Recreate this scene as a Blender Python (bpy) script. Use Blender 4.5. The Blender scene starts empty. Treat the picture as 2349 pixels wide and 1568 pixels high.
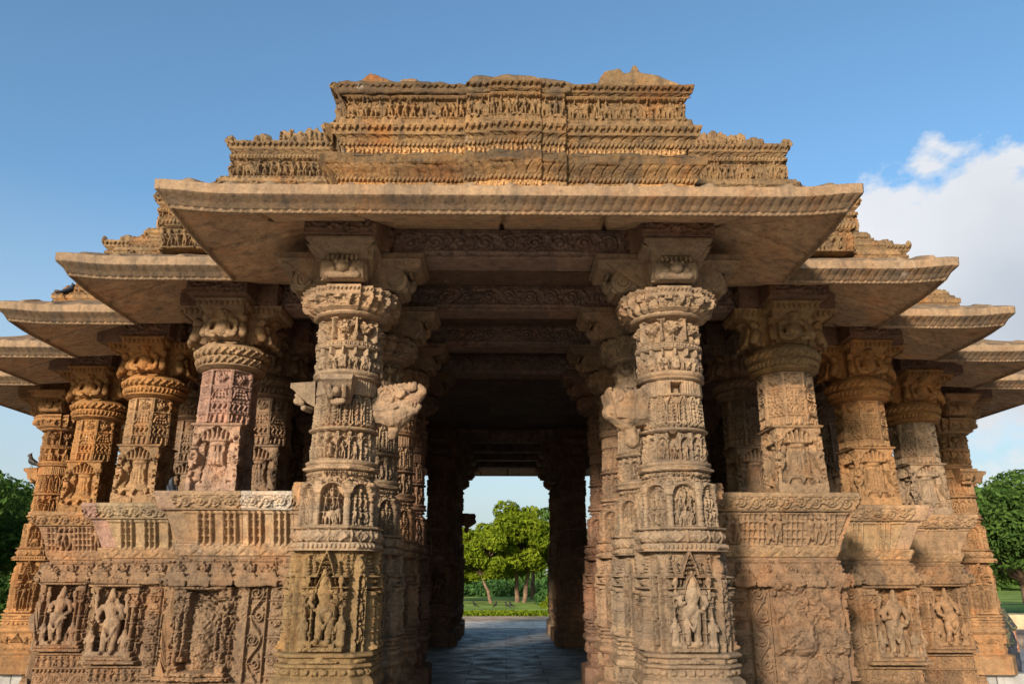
import bpy, math, random
import numpy as np
from mathutils import Matrix, Vector

sc = bpy.context.scene
# ------------------------------------------------------------------ camera
S = 1.6
EYE = 1.58
CAM = Vector((-.0209 * S, -4.6954 * S, EYE))
TH, RO, YA = .2894, .0021, .0083
f0 = Vector((math.sin(YA), math.cos(YA), 0)); r0 = Vector((math.cos(YA), -math.sin(YA), 0)); zz = Vector((0, 0, 1))
Fw = f0 * math.cos(TH) + zz * math.sin(TH); Up = -f0 * math.sin(TH) + zz * math.cos(TH)
Rt = r0 * math.cos(RO) + Up * math.sin(RO); Up2 = -r0 * math.sin(RO) + Up * math.cos(RO)
cd = bpy.data.cameras.new('camera'); cam = bpy.data.objects.new('camera', cd); sc.collection.objects.link(cam)
cam.matrix_world = Matrix(((Rt.x, Up2.x, -Fw.x, CAM.x), (Rt.y, Up2.y, -Fw.y, CAM.y), (Rt.z, Up2.z, -Fw.z, CAM.z), (0, 0, 0, 1)))
cd.sensor_width = 36; cd.lens = 36 * 1779.08 / 2349; cd.clip_end = 3000; cd.clip_start = .05
sc.camera = cam
# ------------------------------------------------------------------ light
SUN_EL, SUN_AZ = math.radians(15), math.radians(205)      # azimuth clockwise from +Y: behind the camera, to its left
sc.view_settings.view_transform = 'Standard'; sc.view_settings.look = 'None'
sc.view_settings.exposure = 1.22; sc.view_settings.gamma = 1
w = bpy.data.worlds.new("World"); sc.world = w; w.use_nodes = True
nt = w.node_tree; nt.nodes.clear()
def N(t, typ, **kw):
    n = t.nodes.new(typ)
    for k, v in kw.items():
        if k.startswith('i_'):
            n.inputs[k[2:].replace('_', ' ')].default_value = v
        else: setattr(n, k, v)
    return n
L = lambda t, a, b: t.links.new(a, b)
sky = N(nt, 'ShaderNodeTexSky', sky_type='NISHITA', sun_disc=False, sun_elevation=SUN_EL, sun_rotation=SUN_AZ)
sky.air_density = 1.0; sky.dust_density = 2.6; sky.ozone_density = 2.2; sky.altitude = 100
bg = N(nt, 'ShaderNodeBackground'); bg.inputs['Strength'].default_value = .106
out = N(nt, 'ShaderNodeOutputWorld')
tc = N(nt, 'ShaderNodeTexCoord')
def vmath(t, op, a, b):
    n = N(t, 'ShaderNodeVectorMath', operation=op)
    for i, v in enumerate((a, b)):
        if v is None: continue
        if isinstance(v, bpy.types.NodeSocket): L(t, v, n.inputs[i])
        else: n.inputs[i].default_value = v
    return n
def math_(t, op, a, b=None, c=None, clamp=False):
    n = N(t, 'ShaderNodeMath', operation=op, use_clamp=clamp)
    for i, v in enumerate((a, b, c)):
        if v is None: continue
        if isinstance(v, bpy.types.NodeSocket): L(t, v, n.inputs[i])
        else: n.inputs[i].default_value = v
    return n.outputs[0]
def ramp(t, fac, stops):
    n = N(t, 'ShaderNodeValToRGB'); L(t, fac, n.inputs[0])
    cr = n.color_ramp
    while len(cr.elements) < len(stops): cr.elements.new(.5)
    for e, (p, c) in zip(cr.elements, stops):
        e.position = p; e.color = (c, c, c, 1) if not isinstance(c, tuple) else c + (1,)
    return n.outputs[0]
def mix(t, fac, a, b, typ='MIX'):
    n = N(t, 'ShaderNodeMix', data_type='RGBA', blend_type=typ)
    for s, v in ((n.inputs[0], fac), (n.inputs[6], a), (n.inputs[7], b)):
        if isinstance(v, bpy.types.NodeSocket): L(t, v, s)
        else: s.default_value = v if not isinstance(v, tuple) else (v + (1,) if len(v) == 3 else v)
    return n.outputs[2]
# clouds in the sky, right of the hall (fixed directions in the world)
def pxdir(px, py):
    u, v = px - 1174.5, 784 - py
    return (Rt * u + Up2 * v + Fw * 1779.08).normalized()
def blobmask(c, rad):
    d = vmath(nt, 'DOT_PRODUCT', tc.outputs['Generated'], tuple(c)).outputs['Value']
    a = math_(nt, 'ARCCOSINE', math_(nt, 'MINIMUM', d, .99999))
    return math_(nt, 'SUBTRACT', 1, math_(nt, 'DIVIDE', a, rad))
mp = N(nt, 'ShaderNodeMapping'); L(nt, tc.outputs['Generated'], mp.inputs[0]); mp.inputs['Scale'].default_value = (1, 1, 1.7)
cn = N(nt, 'ShaderNodeTexNoise'); cn.inputs['Scale'].default_value = 10; cn.inputs['Detail'].default_value = 10; cn.inputs['Roughness'].default_value = .58
L(nt, mp.outputs[0], cn.inputs['Vector'])
m = None
for px, py, rd in ((2220, 560, .12), (2080, 555, .09), (2330, 500, .09), (2330, 640, .15), (2450, 780, .2)):
    b = blobmask(pxdir(px, py), rd)
    m = b if m is None else math_(nt, 'MAXIMUM', m, b)
m = math_(nt, 'MAXIMUM', m, -.6)
cl = math_(nt, 'ADD', math_(nt, 'MULTIPLY', m, .7), math_(nt, 'MULTIPLY', math_(nt, 'SUBTRACT', cn.outputs['Fac'], .5), 1.9))
cl = ramp(nt, cl, ((.10, 0.), (.34, .9)))
cn2 = N(nt, 'ShaderNodeTexNoise'); cn2.inputs['Scale'].default_value = 5; cn2.inputs['Detail'].default_value = 5
L(nt, tc.outputs['Generated'], cn2.inputs['Vector'])
shade = math_(nt, 'ADD', math_(nt, 'MULTIPLY', blobmask(pxdir(2400, 760), .30), .9), math_(nt, 'SUBTRACT', cn2.outputs['Fac'], .62), clamp=True)
ccol = mix(nt, shade, (3.9, 3.85, 3.85), (1.75, 1.95, 2.25))
skyc = mix(nt, 1.0, sky.outputs[0], (.80, 1.0, 1.04), 'MULTIPLY')
sz = N(nt, 'ShaderNodeSeparateXYZ'); L(nt, tc.outputs['Generated'], sz.inputs[0])
skyc = mix(nt, ramp(nt, sz.outputs[2], ((0., .8), (.12, .62), (.42, 0.))), skyc, (2.45, 2.62, 2.78))
L(nt, mix(nt, cl, skyc, ccol), bg.inputs['Color']); L(nt, bg.outputs[0], out.inputs['Surface'])
sd = bpy.data.lights.new('sun', 'SUN'); sd.energy = 3.3; sd.angle = math.radians(6); sd.color = (1, .885, .735)
sun = bpy.data.objects.new('sun', sd); sc.collection.objects.link(sun)
dsun = Vector((math.sin(SUN_AZ) * math.cos(SUN_EL), math.cos(SUN_AZ) * math.cos(SUN_EL), math.sin(SUN_EL)))
sun.rotation_euler = dsun.to_track_quat('Z', 'Y').to_euler()
sc.cycles.max_bounces = 8; sc.cycles.diffuse_bounces = 5

# ------------------------------------------------------------------ helpers
rng = np.random.default_rng(7); random.seed(7)
LINK = sc.collection.objects.link
def link_props(o, label=None, cat=None, group=None, kind=None):
    for k, v in (('label', label), ('category', cat), ('group', group), ('kind', kind)):
        if v: o[k] = v
    return o
def mk(name, V, Q, mat, parent=None, ng=(), smooth=True, color=None, mi=None):
    V = np.asarray(V, np.float32); Q = np.asarray(Q, np.int32).reshape(-1, 4)
    me = bpy.data.meshes.new(name)
    me.vertices.add(len(V)); me.vertices.foreach_set('co', V.ravel())
    lv = Q.ravel(); st = np.arange(len(Q), dtype=np.int32) * 4; o = len(lv); parts = [lv]; sts = [st]
    for g in ng:
        parts.append(np.asarray(g, np.int32)); sts.append(np.array([o], np.int32)); o += len(g)
    lv = np.concatenate(parts); st = np.concatenate(sts)
    me.loops.add(len(lv)); me.loops.foreach_set('vertex_index', lv)
    me.polygons.add(len(st)); me.polygons.foreach_set('loop_start', st)
    sm = np.zeros(len(st), bool)
    if smooth: sm[:len(Q)] = True
    me.polygons.foreach_set('use_smooth', sm)
    for mm in (mat if isinstance(mat, (list, tuple)) else [mat]): me.materials.append(mm)
    if mi is not None: me.polygons.foreach_set('material_index', np.asarray(mi, np.int32))
    me.update(calc_edges=True)
    ob = bpy.data.objects.new(name, me); LINK(ob)
    if parent is not None: ob.parent = parent
    if color: ob.color = (*color, 1)
    return ob
def dup(o, parent, rz=0, loc=None, color=None, top=True, mirror=False):
    c = o.copy(); LINK(c); c.parent = parent
    if top:
        c.rotation_euler = (0, 0, rz)
        if loc is not None: c.location = loc
        if mirror: c.scale = (-1, 1, 1)
    for ch in o.children: dup(ch, c, top=False)
    return c
def fbm(ny, nx, cell, octs=3, per=True):
    a = np.zeros((ny, nx), np.float32); amp = 1.; tot = 0
    for k in range(octs):
        gy = max(2, int(ny / cell) + 2); gx = max(2, int(round(nx / cell)))
        g = rng.random((gy, gx)).astype(np.float32)
        y = np.linspace(0, gy - 1.001, ny); x = np.arange(nx) / nx * gx
        yi = y.astype(int); xi = x.astype(int); fy = (y - yi)[:, None]; fx = (x - xi)[None]
        fy = fy * fy * (3 - 2 * fy); fx = fx * fx * (3 - 2 * fx)
        x1 = (xi + 1) % gx; xi = xi % gx; y1 = np.minimum(yi + 1, gy - 1)
        a += amp * ((g[yi][:, xi] * (1 - fx) + g[yi][:, x1] * fx) * (1 - fy) + (g[y1][:, xi] * (1 - fx) + g[y1][:, x1] * fx) * fy)
        tot += amp; amp *= .55; cell = max(1.5, cell / 2.1)
    return a / tot

class Cv:
    """relief canvas in metres; x wraps when per"""
    def __init__(s, w, h, res=.006, per=True, ox=0., oy=0.):
        s.nx = max(6, int(round(w / res))); s.ny = max(4, int(round(h / res))); s.w, s.h = w, h
        s.dx, s.dy = w / s.nx, h / s.ny; s.per = per; s.ox, s.oy = ox, oy
        s.a = np.zeros((s.ny, s.nx), np.float32)
    def put(s, x0, y0, x1, y1, fn, mode='max'):
        x0 -= s.ox; x1 -= s.ox; y0 -= s.oy; y1 -= s.oy
        i0, i1 = int(math.floor(x0 / s.dx)), int(math.ceil(x1 / s.dx)) + 1
        j0, j1 = max(0, int(math.floor(y0 / s.dy))), min(s.ny, int(math.ceil(y1 / s.dy)) + 1)
        if not s.per: i0, i1 = max(0, i0), min(s.nx, i1)
        i1 = min(i1, i0 + s.nx)
        if i1 <= i0 or j1 <= j0: return
        X = ((np.arange(i0, i1) + .5) * s.dx + s.ox)[None]; Y = ((np.arange(j0, j1) + .5) * s.dy + s.oy)[:, None]
        H = fn(X, Y); c = np.arange(i0, i1) % s.nx
        sub = s.a[j0:j1][:, c]
        if mode == 'max': s.a[j0:j1, c] = np.maximum(sub, H)
        elif mode == 'add': s.a[j0:j1, c] = sub + H
        else: s.a[j0:j1, c] = np.where(np.isnan(H), sub, np.fmin(sub, H) if mode == 'min' else H)
    def cap(s, x0, y0, x1, y1, r0, r1=None, h=.02, b=0.):
        r1 = r0 if r1 is None else r1; R = max(r0, r1); dx, dy = x1 - x0, y1 - y0; q = dx * dx + dy * dy + 1e-9
        def fn(X, Y):
            t = np.clip(((X - x0) * dx + (Y - y0) * dy) / q, 0, 1)
            d2 = (X - x0 - t * dx) ** 2 + (Y - y0 - t * dy) ** 2; r = r0 + (r1 - r0) * t
            k = 1 - d2 / (r * r)
            return np.where(k > 0, b + h * np.maximum(k, 0) ** .33, -1)
        s.put(min(x0, x1) - R, min(y0, y1) - R, max(x0, x1) + R, max(y0, y1) + R, fn)
    def ell(s, x, y, rx, ry, h, b=0.):
        s.put(x - rx, y - ry, x + rx, y + ry, lambda X, Y: (lambda k: np.where(k > 0, b + h * np.maximum(k, 0) ** .33, -1))(1 - ((X - x) / rx) ** 2 - ((Y - y) / ry) ** 2))
    def box(s, x0, y0, x1, y1, h, bev=.006):
        s.put(x0, y0, x1, y1, lambda X, Y: h * np.clip(np.minimum(np.minimum(X - x0, x1 - X), np.minimum(Y - y0, y1 - Y)) / bev + .15, 0, 1))
    def cut(s, x0, y0, x1, y1, h):
        s.put(x0, y0, x1, y1, lambda X, Y: np.where((X > x0) & (X < x1) & (Y > y0) & (Y < y1), h, np.nan) + 0 * X, 'set')
    def ring(s, x, y, R, wd, h, b=0.):
        def fn(X, Y):
            k = 1 - ((np.hypot(X - x, Y - y) - R) / wd) ** 2
            return np.where(k > 0, b + h * np.maximum(k, 0) ** .33, -1)
        s.put(x - R - wd, y - R - wd, x + R + wd, y + R + wd, fn)
    def dia(s, x, y, rx, ry, h, bev=.35):
        s.put(x - rx, y - ry, x + rx, y + ry, lambda X, Y: h * np.clip((1 - abs(X - x) / rx - abs(Y - y) / ry) / bev, 0, 1))
    def tri(s, x, y, wd, ht, h):      # pendant triangle hanging from y
        s.put(x - wd, y - ht, x + wd, y, lambda X, Y: h * np.clip((1 - abs(X - x) / wd - (y - Y) / ht) / .3, 0, 1))
    def line(s, pts, r, h, r1=None, b=0.):
        n = len(pts) - 1
        for i in range(n):
            a = r + ((r1 if r1 else r) - r) * i / n; c = r + ((r1 if r1 else r) - r) * (i + 1) / n
            s.cap(*pts[i], *pts[i + 1], a, c, h, b)
    def spiral(s, x, y, R, turns, a0, sg, r, h):
        n = max(6, int(10 * turns)); p = []
        for i in range(n + 1):
            t = i / n; a = a0 + sg * t * turns * 2 * math.pi; q = R * (1 - .82 * t)
            p.append((x + q * math.cos(a), y + q * math.sin(a)))
        s.line(p, r, h)
    def rough(s, amp, cell=.05, octs=4):
        s.a += amp * (fbm(s.ny, s.nx, max(2, cell / s.dx), octs) - .5)
        return s
    def carve(s, depth, cell=.03, cover=.5):
        """undercut filigree: winding chisel grooves"""
        n = fbm(s.ny, s.nx, max(2.5, cell / s.dx), 2); g = np.abs(n - .5); wv = fbm(s.ny, s.nx, max(3, 5 * cell / s.dx), 2)
        s.a -= depth * np.clip((.05 - g) / .03, 0, 1) * np.clip((wv - (1 - cover)) * 8 + .5, 0, 1)
        return s
    def sample(s, x, y):
        u = (x - s.ox) / s.dx - .5; v = np.clip((y - s.oy) / s.dy - .5, 0, s.ny - 1.001)
        if s.per: u = np.mod(u, s.nx)
        else: u = np.clip(u, 0, s.nx - 1.001)
        i = np.floor(u).astype(int); j = np.floor(v).astype(int); fu = u - i; fv = v - j
        i1 = (i + 1) % s.nx; i = i % s.nx; j1 = np.minimum(j + 1, s.ny - 1)
        return (s.a[j, i] * (1 - fu) + s.a[j, i1] * fu) * (1 - fv) + (s.a[j1, i] * (1 - fu) + s.a[j1, i1] * fu) * fv

U = lambda a, b: float(rng.uniform(a, b))
# ---- motifs
def figure(c, x, y, H, h=.03, pose=None):
    ln = U(-.07, .07) * H; hx, hy = x + ln, y + .46 * H; nx_, ny_ = x - ln * .4, y + .78 * H
    for sg in (-1, 1):
        kx = hx + sg * U(.03, .11) * H; fx = x + sg * U(.03, .13) * H; fy = y + (U(0, .12) if rng.random() < .3 else 0) * H
        c.cap(hx + sg * .05 * H, hy, kx, y + .24 * H, .075 * H, .055 * H, h)
        c.cap(kx, y + .24 * H, fx, fy + .03 * H, .055 * H, .04 * H, h)
        sx, sy = nx_ + sg * .12 * H, y + .72 * H
        ex, ey = sx + sg * U(.05, .14) * H, sy + U(-.18, .06) * H
        c.cap(sx, sy, ex, ey, .045 * H, .04 * H, h * .8)
        c.cap(ex, ey, ex + U(-.12, .12) * H, ey + U(-.16, .2) * H, .04 * H, .035 * H, h * .9)
    c.cap(hx, hy, nx_, ny_ - .1 * H, .085 * H, .105 * H, h, h * .15)
    c.ell(nx_, y + .87 * H, .075 * H, .085 * H, h, h * .15)
    c.cap(nx_, y + .93 * H, nx_, y + 1.02 * H, .055 * H, .03 * H, h * .7)
def beast(c, x, y, H, sg, h=.03):
    c.ell(x, y + .55 * H, .42 * H, .26 * H, h)
    for k in (-.3, -.1, .16, .32): c.cap(x + k * H, y + .4 * H, x + k * H + U(-.06, .06) * H, y + .03 * H, .09 * H, .07 * H, h * .9)
    c.ell(x + sg * .45 * H, y + .7 * H, .19 * H, .2 * H, h * 1.1)
    c.cap(x + sg * .55 * H, y + .6 * H, x + sg * .62 * H, y + .15 * H, .07 * H, .045 * H, h)
    figure(c, x - sg * .05 * H, y + .62 * H, .5 * H, h)
def leafy(c, x, y, R, n, h):
    for k in range(n):
        a = U(0, 6.28); q = U(.25, 1) * R
        c.cap(x + q * math.cos(a), y + q * math.sin(a), x + (q + .28 * R) * math.cos(a + .5), y + (q + .28 * R) * math.sin(a + .5), .10 * R, .05 * R, h)
def scroll(c, y0, y1, x0, x1, h=.016, lam=None, fr=True):
    H = y1 - y0; W = x1 - x0; n = max(1, round(W / (1.15 * H if lam is None else lam))); d = W / n; ym = (y0 + y1) / 2
    for k in range(n):
        xc = x0 + (k + .5) * d; sg = 1 if k % 2 else -1
        c.spiral(xc, ym, .40 * H, 1.7, -sg * 2.2, sg, .055 * H, h)
        c.line([(xc - d * .5, ym - sg * .42 * H), (xc - d * .3, ym - sg * .2 * H), (xc - .36 * H * .9, ym + sg * .12 * H)], .05 * H, h * .9)
        c.ell(xc, ym, .09 * H, .09 * H, h)
        for q in (-1, 1):
            for j in range(4):
                xx = xc + d * .5 * q * U(.55, 1.); yy = ym + U(-.42, .42) * H
                a = U(0, 6.28); c.cap(xx, yy, xx + .12 * H * math.cos(a), yy + .12 * H * math.sin(a), .05 * H, .025 * H, h * .8)
    if fr:
        c.box(x0, y0, x1, y0 + .05 * H, h * 1.05); c.box(x0, y1 - .05 * H, x1, y1, h * 1.05)
def vscroll(c, x0, x1, y0, y1, h=.016):
    Wd = x1 - x0; n = max(1, round((y1 - y0) / (1.2 * Wd))); d = (y1 - y0) / n; xm = (x0 + x1) / 2
    p = []
    for i in range(n * 8 + 1):
        t = i / 8; p.append((xm + .3 * Wd * math.sin(math.pi * t), y0 + t * d))
    c.line(p, .06 * Wd, h)
    for k in range(n):
        yc = y0 + (k + .5) * d; sg = -1 if k % 2 == 0 else 1
        c.spiral(xm + sg * .12 * Wd, yc, .3 * Wd, 1.5, 0 if sg < 0 else 3.14, sg, .055 * Wd, h)
        for j in range(7):
            a = U(0, 6.28); c.cap(xm + .36 * Wd * math.cos(a), yc + .4 * d * math.sin(a), xm + .46 * Wd * math.cos(a + .3), yc + .48 * d * math.sin(a + .3), .05 * Wd, .03 * Wd, h * .8)
    c.box(x0 - .01, y0, x0 + .012, y1, h * 1.1); c.box(x1 - .012, y0, x1 + .01, y1, h * 1.1)
def wavevine(c, y0, y1, x0, x1, h=.01):
    H = y1 - y0; n = max(1, round((x1 - x0) / (2.3 * H))); lam = (x1 - x0) / n; ym = (y0 + y1) / 2
    for off in (-.16, 0, .16):
        pts = [(x0 + lam * n * i / (n * 18), ym + off * H + .26 * H * math.sin(2 * math.pi * i / 18)) for i in range(n * 18 + 1)]
        c.line(pts, .055 * H, h)
    for k in range(2 * n):
        sg = -1 if k % 2 else 1
        c.spiral(x0 + lam * (k + .5) / 2 + .1 * H, ym - sg * .2 * H, .2 * H, 1.2, 1.5, sg, .05 * H, h)
    c.box(x0, y0, x1, y0 + .08 * H, h * 1.3); c.box(x0, y1 - .08 * H, x1, y1, h * 1.3)
def rod(c, x, y0, y1, r, h, n=4):
    c.put(x - r, y0, x + r, y1, lambda X, Y: h * np.sqrt(np.clip(1 - ((X - x) / r) ** 2, 0, 1)) * ((Y > y0) & (Y < y1)))
    for k in range(n + 1):
        y = y0 + (y1 - y0) * k / n
        c.box(x - 1.25 * r, y - .3 * r, x + 1.25 * r, y + .3 * r, h * 1.12, .003)
def pilaster(c, x, y0, y1, r, h):
    H = y1 - y0
    rod(c, x, y0, y0 + .72 * H, r, h, 3)
    c.box(x - 1.3 * r, y0 + .72 * H, x + 1.3 * r, y0 + .9 * H, h * .95, .004)
    for j in range(7):
        px, py = x + U(-1, 1) * r, y0 + U(.74, .88) * H
        c.put(px - .005, py - .006, px + .005, py + .006, lambda X, Y: np.full_like(X + Y, h * .6), 'min')
    c.box(x - 1.7 * r, y0 + .9 * H, x + 1.7 * r, y1, h * 1.1, .005); c.box(x - 1.5 * r, y0, x + 1.5 * r, y0 + .07 * H, h * 1.1, .005)
def balusters(c, x, y0, y1, n, sp, h=.022):
    for k in range(n):
        rod(c, x + (k - (n - 1) / 2) * sp, y0, y1, .25 * sp, h, 4)
    for k in range(1, 4):
        y = y0 + (y1 - y0) * k / 4
        c.box(x - (n - .6) / 2 * sp, y - .005, x + (n - .6) / 2 * sp, y + .005, h * .5, .003)
def teeth(c, y, x0, x1, wd, ht, h):
    n = max(1, round((x1 - x0) / wd)); d = (x1 - x0) / n
    for k in range(n): c.tri(x0 + (k + .5) * d, y, d * .55, ht, h)
def lattice(c, y0, y1, x0, x1, h):
    H = y1 - y0; n = max(1, round((x1 - x0) / (1.1 * H))); d = (x1 - x0) / n
    for k in range(n):
        x = x0 + (k + .5) * d
        c.dia(x, (y0 + y1) / 2, .36 * d, .5 * H, h); c.box(x + .38 * d, y0, x + .62 * d, y1, h)
def mask(c, x, y, R, h):
    c.ell(x, y, R, .62 * R, h)
    for sg in (-1, 1):
        c.ell(x + sg * .4 * R, y + .22 * R, .24 * R, .22 * R, h * .6, h * .7)
        c.spiral(x + sg * 1.0 * R, y + .3 * R, .35 * R, 1.2, 0, sg, .1 * R, h * .9)
        c.cap(x + sg * .3 * R, y + .45 * R, x + sg * .75 * R, y + 1.0 * R, .14 * R, .06 * R, h)
    c.ell(x, y - .12 * R, .2 * R, .18 * R, h * .5, h * .8)
    for k in range(5): c.cap(x + (k - 2) * .28 * R, y - .55 * R, x + (k - 2) * .28 * R, y - .7 * R, .09 * R, .05 * R, h * .7)
def rosettes(c, y0, y1, x0, x1, n, h):
    H = y1 - y0; d = (x1 - x0) / n
    for k in range(n):
        x = x0 + (k + .5) * d; c.ring(x, (y0 + y1) / 2, .3 * H, .1 * H, h); c.ell(x, (y0 + y1) / 2, .12 * H, .12 * H, h)
def pediment(c, x, y0, W, H, h):
    n = 5
    for r in range(n):
        k = n - r; yy = y0 + H * (r + .4) / n
        for i in range(k):
            xx = x + (i - (k - 1) / 2) * W / n
            c.ring(xx, yy, .33 * W / n, .15 * W / n, h, h * .25 * (1 - abs(i - (k - 1) / 2) / n)); c.ell(xx, yy, .12 * W / n, .12 * W / n, h)
    c.cap(x, y0 + H * .8, x, y0 + H * 1.12, .09 * W / n * 2, .02, h)
    for sg in (-1, 1):
        c.line([(x + sg * W * .52, y0), (x + sg * W * .36, y0 + H * .38), (x + sg * W * .2, y0 + H * .62), (x, y0 + H * .95)], .014, h * 1.1)
def spire(c, x, y0, W, H, h):
    for r in range(5):
        q = 1 - r / 5.5; c.box(x - W * .5 * q, y0 + H * r / 6, x + W * .5 * q, y0 + H * (r + .8) / 6, h * (1 - .1 * r), .005)
    c.ell(x, y0 + H * .92, W * .16, H * .1, h * .8)
def niche(c, x, y0, W, H, fig=True, h=.06):
    """deity niche: base slab, paired pilasters, arched head, pediment, side figures"""
    k = W / .6; yb = y0 + .05 * H
    c.box(x - .5 * W, y0, x + .5 * W, yb, h * 1.15)
    yp = y0 + .60 * H
    for sg in (-1, 1):
        pilaster(c, x + sg * .25 * W, yb, yp, .030 * k, h); pilaster(c, x + sg * .415 * W, yb, yp - .02 * H, .036 * k, h * .8)
        figure(c, x + sg * .335 * W, yb, .25 * H, h * .7); figure(c, x + sg * .335 * W, yb + .3 * H, .20 * H, h * .7)
        c.box(x + sg * .33 * W - .19 * W, yp, x + sg * .33 * W + .19 * W, yp + .025 * H, h * 1.2)
        c.box(x + sg * .33 * W - .19 * W, yp + .11 * H, x + sg * .33 * W + .19 * W, yp + .135 * H, h * 1.1)
        for j in range(3): figure(c, x + sg * (.22 + .1 * j) * W, yp + .025 * H, .09 * H, h * .8)
        spire(c, x + sg * .27 * W, yp + .135 * H, .14 * W, .14 * H, h * .8); spire(c, x + sg * .43 * W, yp + .135 * H, .13 * W, .2 * H, h * .6)
        c.line([(x + sg * .16 * W, yp - .03 * H), (x + sg * .155 * W, yp + .03 * H), (x + sg * .09 * W, yp + .10 * H), (x, yp + .145 * H)], .016 * k, h * 1.1)
    pediment(c, x, yp + .14 * H, .36 * W, .25 * H, h * .8)
    if fig: figure(c, x, yb + .01, .52 * H, h * .95); c.box(x - .13 * W, yb, x + .13 * W, yb + .03 * H, h)

# ---- polar tower (columns)
def shape(kind, n):
    th = -math.pi / 2 + 2 * math.pi * (np.arange(n) + .0) / n
    c, s = np.cos(th), np.sin(th)
    if kind == 'c': fac = np.ones(n); nn = np.stack([c, s], 1)
    else:
        pl = []
        if kind == 'o': pl = [(a * math.pi / 4, 1) for a in range(8)]
        elif kind == 's': pl = [(a * math.pi / 2, 1) for a in range(4)]
        elif kind == 'n': pl = [(a * math.pi / 2, 1) for a in range(4)] + [(math.pi / 4 + a * math.pi / 2, 1.17) for a in range(4)]
        elif kind == 'h': pl = [(a * math.pi / 8, 1) for a in range(16)]
        if kind == 'x':
            fac = np.zeros(n)
            for hx, hy in ((1, .36), (.9, .6), (.76, .76), (.6, .9), (.36, 1)):
                fac = np.maximum(fac, np.minimum(hx / np.maximum(abs(c), 1e-6), hy / np.maximum(abs(s), 1e-6)))
            nn = np.stack([c, s], 1)
        else:
            v = np.stack([d / np.maximum(c * math.cos(a) + s * math.sin(a), 1e-6) if True else 0 for a, d in pl])
            v = np.where(np.stack([c * math.cos(a) + s * math.sin(a) for a, d in pl]) < .05, 1e9, v)
            k = v.argmin(0); fac = v.min(0)
            nn = np.array([(math.cos(a), math.sin(a)) for a, d in pl])[k]
            nn = nn + .5 * (np.roll(nn, 1, 0) + np.roll(nn, -1, 0)); nn /= np.linalg.norm(nn, axis=1)[:, None]
    px, py = fac * c, fac * s
    seg = np.hypot(np.roll(px, -1) - px, np.roll(py, -1) - py); per = seg.sum()
    sarc = np.concatenate([[0], np.cumsum(seg)[:-1]]) / per
    return dict(x=px, y=py, n=nn, s=sarc, per=per)
_sh = {}
def tower(name, bands, n, dz, mat, parent=None, color=None, ripple=.004):
    """bands: (kind, [(r,z),...], canvas|None, tiles)"""
    rows = []
    for kind, pts, cv, tl in bands:
        if (kind, n) not in _sh: _sh[(kind, n)] = shape(kind, n)
        sh = _sh[(kind, n)]
        zb, zt = pts[0][1], pts[-1][1]; tot = sum(math.hypot(b[0] - a[0], b[1] - a[1]) for a, b in zip(pts, pts[1:])); acc = 0
        for (ra, za), (rb, zb_) in zip(pts, pts[1:]):
            l = math.hypot(rb - ra, zb_ - za)
            if l < 1e-6: continue
            k = max(1, int(round(l / dz))); nr, nz = (zb_ - za) / l, -(rb - ra) / l
            last = (acc + l > tot - 1e-6)
            for i in range(k + (1 if last else 0)):
                t = min(i / k, 1); r = ra + (rb - ra) * t; z = za + (zb_ - za) * t
                if i == 0 and acc == 0: t = 1e-3
                hh = 0
                if cv is not None: hh = cv.sample(np.mod(sh['s'] * tl, 1) * cv.w, np.full(n, (acc + l * t) / tot * cv.h + cv.oy))
                rows.append(np.stack([r * sh['x'] + sh['n'][:, 0] * nr * hh, r * sh['y'] + sh['n'][:, 1] * nr * hh, z + nz * hh * np.ones(n)], 1))
            acc += l
    P = np.stack(rows); m = len(rows)
    if ripple:
        q = ripple * 2 * (fbm(m, n, .06 / dz, 4) - .5)
        d = P[:, :, :2] / np.maximum(np.linalg.norm(P[:, :, :2], axis=2, keepdims=True), 1e-6); P[:, :, :2] += d * q[:, :, None]
    idx = np.arange(m * n).reshape(m, n); nx = np.roll(idx, -1, 1)
    Q = np.stack([idx[:-1], nx[:-1], nx[1:], idx[1:]], -1).reshape(-1, 4)
    return mk(name, P.reshape(-1, 3), Q, mat, parent, ng=(idx[0][::-1], idx[-1]), color=color)
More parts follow.
